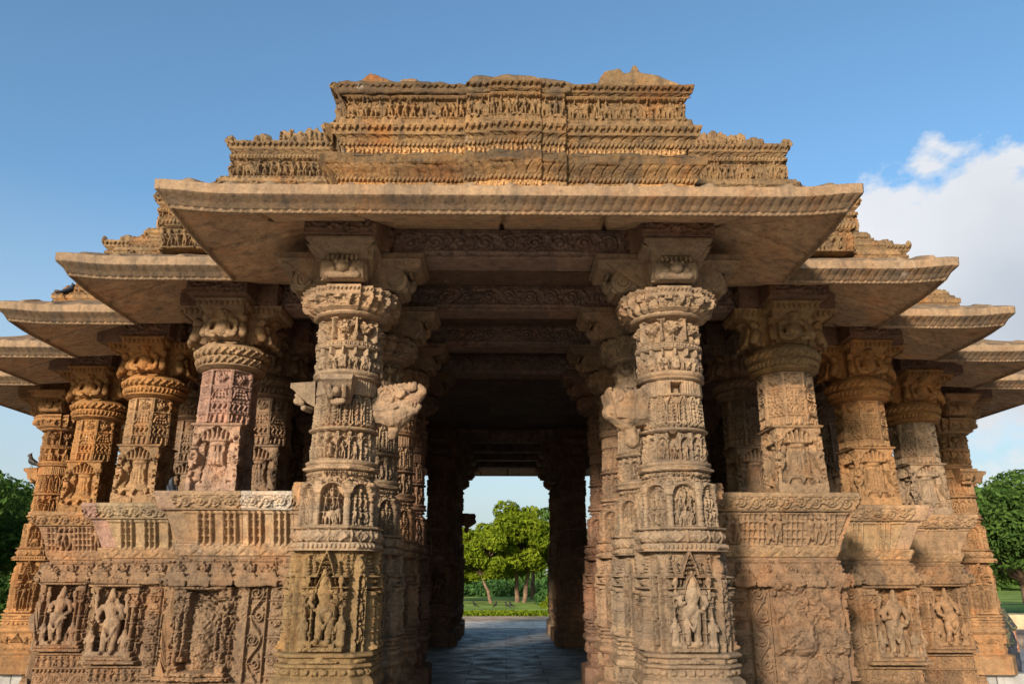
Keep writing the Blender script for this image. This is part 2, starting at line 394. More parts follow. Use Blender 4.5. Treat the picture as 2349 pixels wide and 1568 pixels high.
# ---- extruded profile run
def run(name, x0, x1, m0, m1, Y, bands, dx, mat, parent=None, color=None, eoff=None, ripple=.004, dz=None, mats=None):
    """bands: ([(e,z),...], canvas|None) from the bottom back edge forward, up and back; closed solid"""
    dz = dz or dx; ec = np.mean([p[0] for b in bands for p in b[0]])
    ncol = max(2, int(round((x1 + m1 * ec - x0 - m0 * ec) / dx)) + 1); t = np.linspace(0, 1, ncol); rows = []
    rmi = []
    for bd in bands:
        pts, cv = bd[:2]
        tot = sum(math.hypot(b[0] - a[0], b[1] - a[1]) for a, b in zip(pts, pts[1:])); acc = 0
        for (ea, za), (eb, zb) in zip(pts, pts[1:]):
            l = math.hypot(eb - ea, zb - za)
            if l < 1e-6: continue
            big = cv is None and l > .35
            k = max(1, int(round(l / (dz * (4 if big else 1))))); ne, nz = (zb - za) / l, -(eb - ea) / l; last = acc + l > tot - 1e-6
            for i in range(k + (1 if last else 0)):
                tt = min(i / k, 1); e = ea + (eb - ea) * tt; z = za + (zb - za) * tt
                xa, xb = x0 + m0 * e, x1 + m1 * e; x = xa + (xb - xa) * t
                hh = np.zeros(ncol)
                if cv is not None: hh = cv.sample(x, np.full(ncol, (acc + l * tt) / tot * cv.h + cv.oy))
                ee = e + ne * hh + (eoff(x, z) if eoff is not None and e > -.3 else 0)
                rows.append(np.stack([x, Y - ee, z + nz * hh], 1)); rmi.append(bd[2] if len(bd) > 2 else 0)
            acc += l
    P = np.stack(rows); m = len(rows)
    if ripple:
        q = ripple * 2 * (fbm(m, ncol, max(2, .08 / dx), 4) - .5); q[:, 0] = 0; q[:, -1] = 0
        P[:, :, 1] -= q; P[:, :, 2] += q * .4
    idx = np.arange(m * ncol).reshape(m, ncol); nxr = np.roll(idx, -1, 0)
    Q = np.stack([idx[:, :-1], idx[:, 1:], nxr[:, 1:], nxr[:, :-1]], -1).reshape(-1, 4)
    return mk(name, P.reshape(-1, 3), Q, mat, parent, ng=(idx[:, 0], idx[::-1, -1]), color=color, mi=(np.concatenate([np.repeat(rmi, ncol - 1), [0, 0]]) if any(rmi) else None))
def solid(name, pts, z0, z1, mat, parent=None, color=None):
    n = len(pts); V = [(x, y, z0) for x, y in pts] + [(x, y, z1) for x, y in pts]
    Q = [(i, (i + 1) % n, n + (i + 1) % n, n + i) for i in range(n)]
    return mk(name, V, Q, mat, parent, ng=(list(range(n))[::-1], list(range(n, 2 * n))), smooth=False, color=color)
# ---- fused organic bodies
def capsules(cs, seg=12):
    Vs, Qs, o = [], [], 0
    for c in cs:
        p0, p1, ra, rb = np.array(c[0], float), np.array(c[1], float), c[2], c[3]
        sq = c[4] if len(c) > 4 else 1.            # flatten along y
        d = p1 - p0; l = np.linalg.norm(d); d = d / l if l > 1e-6 else np.array([0, 0, 1.])
        a = np.cross(d, [0, 1, 0] if abs(d[1]) < .9 else [1, 0, 0]); a /= np.linalg.norm(a); b = np.cross(d, a)
        rings = [(p0, ra, -math.pi / 2 * (1 - k / 4)) for k in range(0, 5)] + [(p1, rb, math.pi / 2 * k / 4) for k in range(0, 5)]
        an = np.arange(seg) / seg * 2 * math.pi; V = []
        for p, r, ph in rings:
            rr = max(r * math.cos(ph), r * .02)
            off = (np.cos(an)[:, None] * a + np.sin(an)[:, None] * b) * rr + d * r * math.sin(ph)
            off[:, 1] *= sq; V.append(p + off)
        V = np.concatenate(V); m = len(rings); idx = np.arange(m * seg).reshape(m, seg) + o; nx = np.roll(idx, -1, 1)
        Qs.append(np.stack([idx[:-1], nx[:-1], nx[1:], idx[1:]], -1).reshape(-1, 4))
        Vs.append(V); o += len(V)
    return np.concatenate(Vs), np.concatenate(Qs)
def fuse(name, V, Q, voxel, mat, parent=None, color=None, noise=0., cell=.1):
    n = len(Q); t = mk('tmp', V, Q, mat)
    md = t.modifiers.new('r', 'REMESH'); md.mode = 'VOXEL'; md.voxel_size = voxel; md.use_smooth_shade = True
    s2 = t.modifiers.new('s', 'SMOOTH'); s2.iterations = 2; s2.factor = .5
    dg = bpy.context.evaluated_depsgraph_get(); dg.update(); me = bpy.data.meshes.new_from_object(t.evaluated_get(dg), depsgraph=dg)
    me.name = name; old = t.data; bpy.data.objects.remove(t); bpy.data.meshes.remove(old)
    if noise:
        co = np.empty(len(me.vertices) * 3, np.float32); me.vertices.foreach_get('co', co); co = co.reshape(-1, 3)
        ph = rng.uniform(0, 6, (8, 3)); q = np.zeros(len(co))
        for k in range(8):
            fq = rng.normal(0, 1, 3) / cell * (1 + .5 * k); q += np.sin(co @ fq + ph[k, 0]) / (1 + .5 * k)
        nr = np.empty(len(me.vertices) * 3, np.float32); me.vertices.foreach_get('normal', nr)
        co += nr.reshape(-1, 3) * (q * noise)[:, None]; me.vertices.foreach_set('co', co.ravel()); me.update()
    ob = bpy.data.objects.new(name, me); LINK(ob)
    if not me.materials: me.materials.append(mat)
    if parent is not None: ob.parent = parent
    if color: ob.color = (*color, 1)
    return ob
def boxq(x0, y0, z0, x1, y1, z1):
    V = [(x, y, z) for z in (z0, z1) for y in (y0, y1) for x in (x0, x1)]
    return np.array(V, float), np.array([(0, 2, 3, 1), (4, 5, 7, 6), (0, 1, 5, 4), (2, 6, 7, 3), (0, 4, 6, 2), (1, 3, 7, 5)])
def join(*vq):
    Vs, Qs, o = [], [], 0
    for V, Q in vq: Vs.append(np.asarray(V, float)); Qs.append(np.asarray(Q) + o); o += len(V)
    return np.concatenate(Vs), np.concatenate(Qs)

# ------------------------------------------------------------------ materials
def stone(name, lichen=.25, dark=1., ochre=.35, grain=1.0, base=None, rough=.88, blocks=.8, crust=0.):
    m = bpy.data.materials.new(name); m.use_nodes = True; t = m.node_tree; t.nodes.clear()
    o = N(t, 'ShaderNodeOutputMaterial'); p = N(t, 'ShaderNodeBsdfPrincipled'); L(t, p.outputs[0], o.inputs[0])
    g = N(t, 'ShaderNodeNewGeometry'); pos = g.outputs['Position']
    def noise(sc_, det=5, r=.6, v=None):
        n = N(t, 'ShaderNodeTexNoise'); n.inputs['Scale'].default_value = sc_; n.inputs['Detail'].default_value = det; n.inputs['Roughness'].default_value = r
        L(t, v or pos, n.inputs['Vector']); return n.outputs['Fac']
    if base is None:
        oi = N(t, 'ShaderNodeObjectInfo'); col = mix(t, 1., oi.outputs['Color'], (.565 * dark, .575 * dark, .58 * dark), 'MULTIPLY')
    else:
        col = N(t, 'ShaderNodeRGB'); col.outputs[0].default_value = (*base, 1); col = col.outputs[0]
    a = noise(1.3, 4); b = noise(9, 8, .68); c_ = noise(70, 3)
    col = mix(t, 1., col, ramp(t, a, ((.3, (.78, .78, .80)), (.7, (1.2, 1.17, 1.12)))), 'MULTIPLY')
    col = mix(t, 1., col, ramp(t, b, ((.30, (.60, .58, .57)), (.47, (.98, .97, .96)), (.72, (1.36, 1.30, 1.22)))), 'MULTIPLY')
    col = mix(t, 1., col, ramp(t, noise(30, 6, .72), ((.31, (.62, .60, .58)), (.44, (1., 1., 1.)), (.7, (1.2, 1.18, 1.16)))), 'MULTIPLY')
    col = mix(t, 1., col, ramp(t, c_, ((.3, (.84, .84, .84)), (.7, (1.14, 1.14, 1.14)))), 'MULTIPLY')
    cell = vmath(t, 'FLOOR', vmath(t, 'MULTIPLY', vmath(t, 'ADD', pos, (.37, .21, .13)).outputs[0], (1.15, 1.15, 2.6)).outputs[0], None)
    wn = N(t, 'ShaderNodeTexWhiteNoise'); L(t, cell.outputs[0], wn.inputs['Vector'])
    col = mix(t, blocks, col, mix(t, 1., col, ramp(t, wn.outputs['Value'], ((0., (.74, .72, .73)), (.35, (1., .97, .95)), (.7, (1.12, 1.06, 1.)), (1., (1.2, 1.05, .92)))), 'MULTIPLY'))
    och = ramp(t, noise(2.1, 6, .65), ((.52, 0.), (.68, ochre)))
    col = mix(t, och, col, mix(t, 1., col, (1.25, .78, .42), 'MULTIPLY'))
    st = N(t, 'ShaderNodeMapping'); st.inputs['Scale'].default_value = (5, 5, .55); L(t, pos, st.inputs[0])
    lc = ramp(t, noise(1.6, 7, .7, st.outputs[0]), ((.49, 0.), (.66, lichen)))
    col = mix(t, lc, col, (.05, .042, .036))
    if crust:
        sx = N(t, 'ShaderNodeSeparateXYZ'); L(t, g.outputs['True Normal'], sx.inputs[0])
        cf = math_(t, 'MULTIPLY', ramp(t, noise(4.5, 7, .7), ((.42, 0.), (.56, crust))), ramp(t, sx.outputs[2], ((.05, .25), (.6, 1.))))
        col = mix(t, cf, col, (.045, .038, .03))
    wt = ramp(t, noise(3.3, 6, .7), ((.66, 0.), (.74, .35)))
    col = mix(t, wt, col, (.55, .47, .40))
    L(t, col, p.inputs['Base Color']); p.inputs['Roughness'].default_value = rough
    p.inputs['Specular IOR Level'].default_value = .15
    bp = N(t, 'ShaderNodeBump'); bp.inputs['Strength'].default_value = .8; bp.inputs['Distance'].default_value = .018 * grain
    L(t, math_(t, 'ADD', math_(t, 'MULTIPLY', noise(45, 6, .7), 1.), math_(t, 'MULTIPLY', noise(160, 3), .35)), bp.inputs['Height'])
    L(t, bp.outputs[0], p.inputs['Normal'])
    return m
M_ST = stone('sandstone')
M_ROOF = stone('weathered_sandstone', lichen=.6, ochre=.6, crust=.85, grain=1.6)
M_PALE = stone('pale_roof_stone', lichen=.12, ochre=.2, dark=1.5)
M_DARK = stone('blackened_roof_stone', lichen=.7, ochre=.6, crust=.9, grain=1.6, dark=.66)
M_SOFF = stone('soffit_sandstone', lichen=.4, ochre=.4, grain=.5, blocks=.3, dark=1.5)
M_EAVE = stone('eave_sandstone', lichen=.45, ochre=.25, grain=.5, crust=.5, blocks=.35)
M_SMOOTH = stone('dressed_sandstone', lichen=.35, ochre=.3, grain=.5)
M_FASCIA = stone('weathered_shaded_fascia', lichen=.6, ochre=.5, grain=.6, blocks=.6, dark=.45)  # lichen weathering, with the overhang's shade painted into the dark tone
def plain(name, col, rough=.8, var=.25, scale=8, spec=.3, bump=0., bscale=30, col2=None):
    m = bpy.data.materials.new(name); m.use_nodes = True; t = m.node_tree; p = t.nodes['Principled BSDF']
    g = N(t, 'ShaderNodeNewGeometry'); n = N(t, 'ShaderNodeTexNoise'); n.inputs['Scale'].default_value = scale; n.inputs['Detail'].default_value = 6
    L(t, g.outputs['Position'], n.inputs['Vector'])
    c2 = col2 or tuple(x * (1 - var) for x in col)
    L(t, ramp(t, n.outputs['Fac'], ((.35, c2), (.65, tuple(min(1, x * (1 + var)) for x in col)))), p.inputs['Base Color'])
    p.inputs['Roughness'].default_value = rough; p.inputs['Specular IOR Level'].default_value = spec
    if bump:
        b = N(t, 'ShaderNodeBump'); b.inputs['Distance'].default_value = bump; n2 = N(t, 'ShaderNodeTexNoise'); n2.inputs['Scale'].default_value = bscale; n2.inputs['Detail'].default_value = 5
        L(t, g.outputs['Position'], n2.inputs['Vector']); L(t, n2.outputs['Fac'], b.inputs['Height']); L(t, b.outputs[0], p.inputs['Normal'])
    return m
def paving(name, c1, c2, mortar, sx, sy, rough=(.35, .7), axis=False):
    m = bpy.data.materials.new(name); m.use_nodes = True; t = m.node_tree; p = t.nodes['Principled BSDF']
    g = N(t, 'ShaderNodeNewGeometry'); br = N(t, 'ShaderNodeTexBrick'); br.inputs['Scale'].default_value = 1
    br.inputs['Brick Width'].default_value = sx; br.inputs['Row Height'].default_value = sy; br.inputs['Mortar Size'].default_value = .012
    br.inputs['Color1'].default_value = (*c1, 1); br.inputs['Color2'].default_value = (*c2, 1); br.inputs['Mortar'].default_value = (*mortar, 1)
    L(t, g.outputs['Position'], br.inputs['Vector'])
    n = N(t, 'ShaderNodeTexNoise'); n.inputs['Scale'].default_value = 2.3; n.inputs['Detail'].default_value = 7; n.inputs['Roughness'].default_value = .65; L(t, g.outputs['Position'], n.inputs['Vector'])
    col = mix(t, 1., br.outputs['Color'], ramp(t, n.outputs['Fac'], ((.3, .45), (.7, 1.5))), 'MULTIPLY')
    L(t, col, p.inputs['Base Color']); L(t, ramp(t, n.outputs['Fac'], ((.35, rough[1]), (.62, rough[0]))), p.inputs['Roughness'])
    b = N(t, 'ShaderNodeBump'); b.inputs['Distance'].default_value = .002; b.inputs['Strength'].default_value = .25
    L(t, math_(t, 'SUBTRACT', n.outputs['Fac'], br.outputs['Fac']), b.inputs['Height']); L(t, b.outputs[0], p.inputs['Normal'])
    return m

# tints (real-world reflectance)
TAN = (.40, .27, .165); GOLD = (.44, .27, .125); ORANGE = (.45, .235, .09); GREYT = (.385, .28, .19); PINK = (.45, .275, .215)
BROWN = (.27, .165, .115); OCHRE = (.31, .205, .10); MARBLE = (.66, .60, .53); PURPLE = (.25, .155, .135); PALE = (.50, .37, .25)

# ------------------------------------------------------------------ plan
q0 = 1.604
XS = [1.604, 3.354, 4.954, 6.522, 8.147]; YS = [0, 1.625, 3.193, 4.793, 6.543]; CY = 8.147
O = 1.456
hall = bpy.data.objects.new('stone_hall', None); LINK(hall); hall.location = (0, 0, 0)
link_props(hall, 'carved sandstone pillared hall with stepped stone eaves, standing open to its garden', 'temple hall')
def rotloc(k):
    a = k * math.pi / 2
    return a, Vector((0, CY, 0)) - Matrix.Rotation(a, 3, 'Z') @ Vector((0, CY, 0))
def plan(e, e0=None, xk=None):
    """stepped outline offset outwards by e (front faces by e0)"""
    e0 = e if e0 is None else e0; side = []
    side += [(-XS[0] - e, -CY - e0), (XS[0] + e, -CY - e0)]
    for k in range(1, 5):
        y = YS[k] - CY - (e if k < 4 else e)
        side += [(XS[k - 1] + (e0 if False else e), y), (XS[k] + e, y)]
    # side now ends at the corner of the right-hand front; rotate four times
    pts = []
    for k in range(4):
        a = k * math.pi / 2; c, s = math.cos(a), math.sin(a)
        for x, y in side[1:-1] if False else side:
            pts.append((round(c * x - s * y, 4), round(s * x + c * y + CY, 4)))
    outp = []
    for p_ in pts:
        if not outp or math.hypot(p_[0] - outp[-1][0], p_[1] - outp[-1][1]) > 1e-3: outp.append(p_)
    if math.hypot(outp[0][0] - outp[-1][0], outp[0][1] - outp[-1][1]) < 1e-3: outp.pop()
    return outp
RUNS = []   # (k, sign, x0,x1,m0,m1,Y)
RUNS.append((0, 0, -XS[0], XS[0], -1, 1, 0.))
for k in range(1, 5):
    RUNS.append((k, 1, XS[k - 1], XS[k], 1, 1, YS[k])); RUNS.append((k, -1, -XS[k], -XS[k - 1], -1, -1, YS[k]))
def spread(o, ks=(1, 2, 3)):
    for k in ks:
        a, l = rotloc(k); dup(o, hall, a, l)

# ------------------------------------------------------------------ ground and hall floor
def sheet(name, pts, z, mat, label=None):
    o = mk(name, [(x, y, z) for x, y in pts], np.zeros((0, 4), int), mat, ng=(list(range(len(pts))),), smooth=False)
    o['kind'] = 'structure'; return o
G = -.45
M_EARTH = plain('dry_earth', (.36, .25, .17), .95, .3, 1.2, .1, .02, 8)
M_LAWN = plain('lawn_grass', (.17, .225, .04), .95, .4, .35, .1, .03, 6)
M_PAVE = paving('grey_paving', (.17, .165, .165), (.23, .21, .20), (.16, .14, .12), 1.1, .8, (.55, .9))
M_PATH = paving('sandstone_path', (.50, .39, .30), (.56, .44, .35), (.36, .24, .17), 1.2, .55, (.7, .95))
M_FORE = paving('bounce_paving', (.46, .37, .28), (.52, .42, .32), (.3, .22, .16), 1.2, .8, (.6, .9))
M_FLOOR = paving('hall_floor', (.19, .175, .16), (.27, .25, .23), (.06, .055, .05), 1.25, .62, (.45, .75))
sheet('ground', [(-900, -300), (900, -300), (900, 1500), (-900, 1500)], G, M_EARTH)
sheet('lawn', [(-400, 33), (400, 33), (400, 900), (-400, 900)], G + .004, M_LAWN)
sheet('path', [(-60, 24.4), (60, 24.4), (60, 28.6), (-60, 28.6)], G + .006, M_PATH)
sheet('pavement', [(8.6, -20), (26, -20), (26, 24.4), (8.6, 24.4)], G + .005, M_PAVE)
sheet('pavement', [(-26, -20), (-8.6, -20), (-8.6, 24.4), (-26, 24.4)], G + .005, M_PAVE)
sheet('bounce_forecourt', [(-8.58, -40), (8.58, -40), (8.58, 16.9), (-8.58, 16.9)], G + .003, M_FORE)  # unseen pale paving, added to bounce light up onto the eave soffits
sheet('lawn', [(-60, 4), (-14, 4), (-14, 24), (-60, 24)], G + .009, M_LAWN)
solid('floor', plan(.22, .55), G - .05, 0, M_FLOOR, hall)
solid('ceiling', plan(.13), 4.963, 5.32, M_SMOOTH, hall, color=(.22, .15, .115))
solid('roof_core', plan(-.12), 5.32, 5.95, M_SMOOTH, hall, color=TAN)
solid('roof_core', plan(-.9), 5.95, 6.5, M_SMOOTH, hall, color=TAN)

# ------------------------------------------------------------------ columns
def band_canvas(per, h, res): return Cv(per, h, res)
def tall_canvases(res, fig_front, holes):
    C = {}
    # niche stage: chamfered square, four faces
    per = shape('n', 400)['per'] * .40; c = C['niche'] = Cv(per, .84, res); q = per / 4
    for k in range(4):
        niche(c, k * q, 0, .50, .86, fig=(k != 0 or fig_front), h=.075)
        xc = (k + .5) * q
        for j in range(3): figure(c, xc + U(-.02, .02), .05 + .2 * j, .2, .05)
        rod(c, xc - .055, 0, .62, .016, .05, 6); rod(c, xc + .055, 0, .62, .016, .05, 6); spire(c, xc, .62, .1, .2, .05)
        c.ell(xc, .70, .05, .07, .05)
    # lower mouldings
    c = C['base'] = Cv(per, .55, res); scroll(c, .06, .16, 0, per, .012)
    for k in range(8): pediment(c, k * per / 8, .30, .20, .2, .03); figure(c, (k + .5) * per / 8, .25, .2, .025)
    c = C['low'] = Cv(per, .065, res)
    for k in range(36): c.box(k * per / 36 + .01, .008, (k + 1) * per / 36 - .012, .055, .02)
    c = C['low2'] = Cv(per, .045, res)
    for k in range(4): pediment(c, k * q, 0, .2, .045, .03); c.box(k * q - .16, 0, k * q + .16, .02, .035); c.box((k + .5) * q - .05, 0, (k + .5) * q + .05, .04, .03)
    # dentil strip and torus
    c = C['dent'] = Cv(2.5, .06, res); n = 66
    for k in range(n): c.dia((k + .5) * 2.5 / n, .03, .018, .026, .02) if (k // 5) % 2 else c.box(k * 2.5 / n + .008, .01, (k + 1) * 2.5 / n - .008, .05, .018)
    c = C['torus'] = Cv(2.5, .13, res)
    for k in range(12):
        x = (k + .5) * 2.5 / 12; c.dia(x, .065, .085, .055, .014); c.box(x + .095, 0, x + .113, .13, .012)
        c.put(x - .05, .035, x + .05, .095, lambda X, Y: np.where(abs(X - x) / .05 + abs(Y - .065) / .03 < 1, .005, 1) + 0 * X, 'min')
    # large figure panels on eight faces
    P8 = shape('o', 400)['per'] * .335; c = C['panel'] = Cv(P8, .53, res); f = P8 / 8
    for k in range(8):
        x = (k + .5) * f + f / 2
        rod(c, k * f + f / 2, .0, .33, .015, .045, 3); rod(c, k * f + f / 2, 0, .33, .015, .045, 3)
        for j in range(3): figure(c, x + (j - 1) * .075 + U(-.01, .01), .012, .17 + U(-.02, .02), .042)
        for j in range(3): figure(c, x + (j - 1) * .06 + U(-.01, .01), .15, .15, .042)
        figure(c, x, .25, .13, .042)
        if k % 3 == 1: beast(c, x, .01, .17, 1 if rng.random() < .5 else -1, .045)
        a = [(x + f * .48 * math.cos(t), .30 + .10 * math.sin(t)) for t in np.linspace(0, math.pi, 9)]; c.line(a, .014, .05)
        c.dia(k * f + f / 2, .375, .04, .06, .045); c.ring(k * f + f / 2, .375, .03, .008, .05)
        for j in range(14): leafy(c, x + U(-.5, .5) * f, U(.39, .47), .035, 2, .03)
        rosettes(c, .47, .52, x - f / 2, x + f / 2, 5, .03)
        c.box(k * f, 0, (k + 1) * f, .014, .05)
    # narrow figure band, sixteen bays
    P = 2 * math.pi * .325; c = C['fig'] = Cv(P, .28, res)
    for k in range(16):
        x = k * P / 16; rod(c, x, 0, .20, .011, .035, 3); figure(c, x + P / 32, .008, .165 + U(-.015, .01), .035)
        figure(c, x + P / 32 - .03, .01, .08, .03); c.box(x - .02, .2, x + .02, .27, .03)
        a = [(x + P / 32 + .05 * math.cos(t), .185 + .04 * math.sin(t)) for t in np.linspace(0, math.pi, 7)]; c.line(a, .008, .032)
        for j in range(6): leafy(c, x + U(0, P / 16), U(.225, .27), .022, 2, .026)
    c.box(0, 0, P, .012, .04)
    # tall leaves
    c = C['leaf'] = Cv(P, .34, res)
    for k in range(16):
        x = (k + .5) * P / 16
        for sg in (-1, 1): c.line([(x + sg * .05, .05), (x + sg * .054, .16), (x + sg * .045, .26), (x + sg * .01, .325)], .009, .032)
        for j in range(7): c.cap(x - .025, .05 + j * .036, x + .025, .055 + j * .036, .011, .011, .026 * (1 - .05 * j)); c.ell(x, .07 + j * .036, .018, .014, .032)
        c.spiral(x, .03, .028, 1.2, 0, 1, .008, .03)
        c.ring(x + P / 32, .035, .022, .008, .03)
    # fluted neck
    c = C['flute'] = Cv(P, .17, res)
    for k in range(64): c.cap(k * P / 64, .02, k * P / 64, .15, .010, .010, .008)
    # crowning bands
    c = C['frieze'] = Cv(P, .15, res)
    for k in range(28): figure(c, k * P / 28, .012, .11 + U(-.01, .015), .032)
    for k in range(8): c.box(k * P / 8 - .045, .02, k * P / 8 + .045, .15, .03)
    c.box(0, 0, P, .014, .035)
    c = C['strut'] = Cv(P, .09, res)
    for k in range(16): c.box(k * P / 16 - .014, 0, k * P / 16 + .014, .09, .045)
    c = C['latt'] = Cv(P, .055, res); lattice(c, .008, .047, 0, P, .022); c.box(0, 0, P, .010, .03); c.box(0, .045, P, .055, .03)
    c = C['mask'] = Cv(P, .26, res)
    for k in range(8):
        x = k * P / 8; mask(c, x, .145, .07, .05)
        xx = x + P / 16; c.cap(xx, .24, xx, .06, .014, .022, .05); c.ell(xx, .045, .028, .035, .05); c.box(x - .012, 0, x + .012, .09, .035); c.box(xx - .05, .235, xx + .05, .26, .04)
        leafy(c, xx - .05, .17, .04, 6, .035); leafy(c, xx + .05, .17, .04, 6, .035)
    # capital discs
    Px = shape('x', 400)['per'] * .48; c = C['cap1'] = Cv(Px, .075, res); teeth(c, .07, 0, Px, .04, .05, .016)
    c = C['cap2'] = Cv(Px, .13, res); n = 28
    for k in range(n):
        x = (k + .5) * Px / n
        if k % 7 in (0, 2, 4, 5): c.tri(x, .13, .036, .125, .04); c.ring(x, .10, .016, .006, .045)
        else: c.box(x - .04, .1, x + .04, .13, .03)
    if holes:
        for nm, (x, ya, yb) in holes.items(): pass
    for k_, c in C.items():
        c.a *= {'niche': 1.65, 'base': 1.6, 'panel': 1.75, 'fig': 1.85, 'frieze': 1.8, 'mask': 1.6, 'leaf': 1.7, 'strut': 1.7}.get(k_, 1.3)
        if k_ in ('panel', 'fig', 'leaf', 'frieze', 'mask', 'niche', 'cap2', 'low'): c.carve(.022, .035, .75)
        if k_ == 'torus': c.carve(.012, .03, .6)
        c.rough(.010, .05); c.rough(.006, .015)
    return C
DEITY = {}
def deity_caps(H, pose=0):
    d = 1 if pose % 2 == 0 else -1; a = []
    def c(p0, p1, r0, r1=None, sq=1.): a.append(([x * H for x in p0], [x * H for x in p1], r0 * H, (r1 or r0) * H, sq))
    for sg in (-1, 1):
        kx = sg * .07 + d * .02
        c((kx, 0, .05), (sg * .075 + d * .035, -.03, .27), .045, .058); c((sg * .075 + d * .035, -.03, .27), (sg * .055 + d * .04, 0, .48), .06, .085)
        c((kx, 0, .045), (kx + sg * .02, -.09, .03), .04, .03)
        c((sg * .02, 0, .72), (sg * .145, 0, .715), .06, .05)
        c((sg * .15, -.01, .71), (sg * .20, -.03, .56), .042, .035); c((sg * .20, -.03, .56), (sg * .13, -.10, .50 + .08 * (sg == d)), .034, .03)
        c((sg * .15, .03, .71), (sg * .25, .01, .64), .036, .03); c((sg * .25, .01, .64), (sg * .24, -.03, .82), .03, .026)
        c((sg * .24, -.03, .85), (sg * .24, -.05, .89), .05, .04, .6)
        c((sg * .07, 0, .83), (sg * .085, 0, .79), .025, .03)
        # attendants
        x = sg * .27; c((x - .03, 0, .03), (x - .02, 0, .16), .03, .035); c((x + .03, 0, .03), (x + .02, 0, .16), .03, .035)
        c((x, 0, .17), (x, 0, .28), .045, .05); c((x, 0, .335), (x, 0, .35), .04, .035); c((x - .05, 0, .27), (x - .07, -.04, .18), .022); c((x + .05, 0, .27), (x + .06, -.05, .2), .022)
        # garland
        c((sg * .09 + d * .04, -.09, .40), (d * .03, -.10, .20), .018, .018)
    c((d * .045, 0, .49), (d * .03, 0, .55), .115, .085); c((d * .03, -.01, .55), (0, 0, .69), .085, .11, .85); c((0, 0, .74), (-d * .005, 0, .79), .045)
    c((-d * .01, -.012, .825), (-d * .01, -.012, .85), .066, .064); c((-d * .01, -.07, .815), (-d * .01, -.075, .83), .018)
    c((-d * .01, 0, .89), (-d * .01, 0, .975), .066, .035); c((-d * .01, 0, .99), (-d * .01, 0, 1.01), .022)
    c((-.12, -.05, .46), (.14, -.05, .46), .03, .03)
    c((-.3, 0, .0), (.3, 0, .0), .04, .04)
    return a
def deity(H, pose, mat, parent, color, loc):
    V, Q = capsules(deity_caps(H, pose)); o = fuse('deity_figure', V, Q, H * .013, mat, parent, color, noise=H * .004, cell=H * .05); o.location = loc; return o
def dwarf_caps(H):
    a = []
    def c(p0, p1, r0, r1=None, sq=1.): a.append(([x * H for x in p0], [x * H for x in p1], r0 * H, (r1 or r0) * H, sq))
    c((0, -.05, .30), (0, -.03, .42), .24, .22); c((0, -.02, .55), (0, 0, .62), .20, .17)
    c((0, -.14, .75), (0, -.14, .79), .165, .15); c((0, -.28, .72), (0, -.29, .75), .045); c((-.09, -.25, .79), (.09, -.25, .79), .04); c((-.06, -.27, .66), (.06, -.27, .66), .03)
    for sg in (-1, 1):
        c((sg * .17, -.1, .78), (sg * .19, -.08, .68), .045, .06)
        c((sg * .18, -.05, .60), (sg * .36, -.08, .52), .085, .07); c((sg * .36, -.08, .52), (sg * .38, -.14, .26), .07, .06); c((sg * .38, -.15, .25), (sg * .38, -.2, .12), .075, .06)
        c((sg * .13, -.08, .22), (sg * .34, -.2, .10), .11, .08); c((sg * .34, -.2, .1), (sg * .16, -.26, .04), .075, .06); c((sg * .2, -.0, .64), (sg * .38, -.06, .80), .07, .055); c((sg * .38, -.06, .8), (sg * .36, -.1, .95), .055, .08)
    c((-.42, .1, .5), (.42, .1, .5), .12)
    return a
Vd, Qd = capsules(dwarf_caps(.42)); DWARF = fuse('dwarf_figure', Vd, Qd, .0085, M_ST, noise=.0022, cell=.03)
DWARF_ME = DWARF.data; bpy.data.objects.remove(DWARF)
def child_me(name, me, parent, loc=(0, 0, 0), rz=0, color=None):
    o = bpy.data.objects.new(name, me); LINK(o); o.parent = parent; o.location = loc; o.rotation_euler = (0, 0, rz); o.color = (*(color or TAN), 1); return o

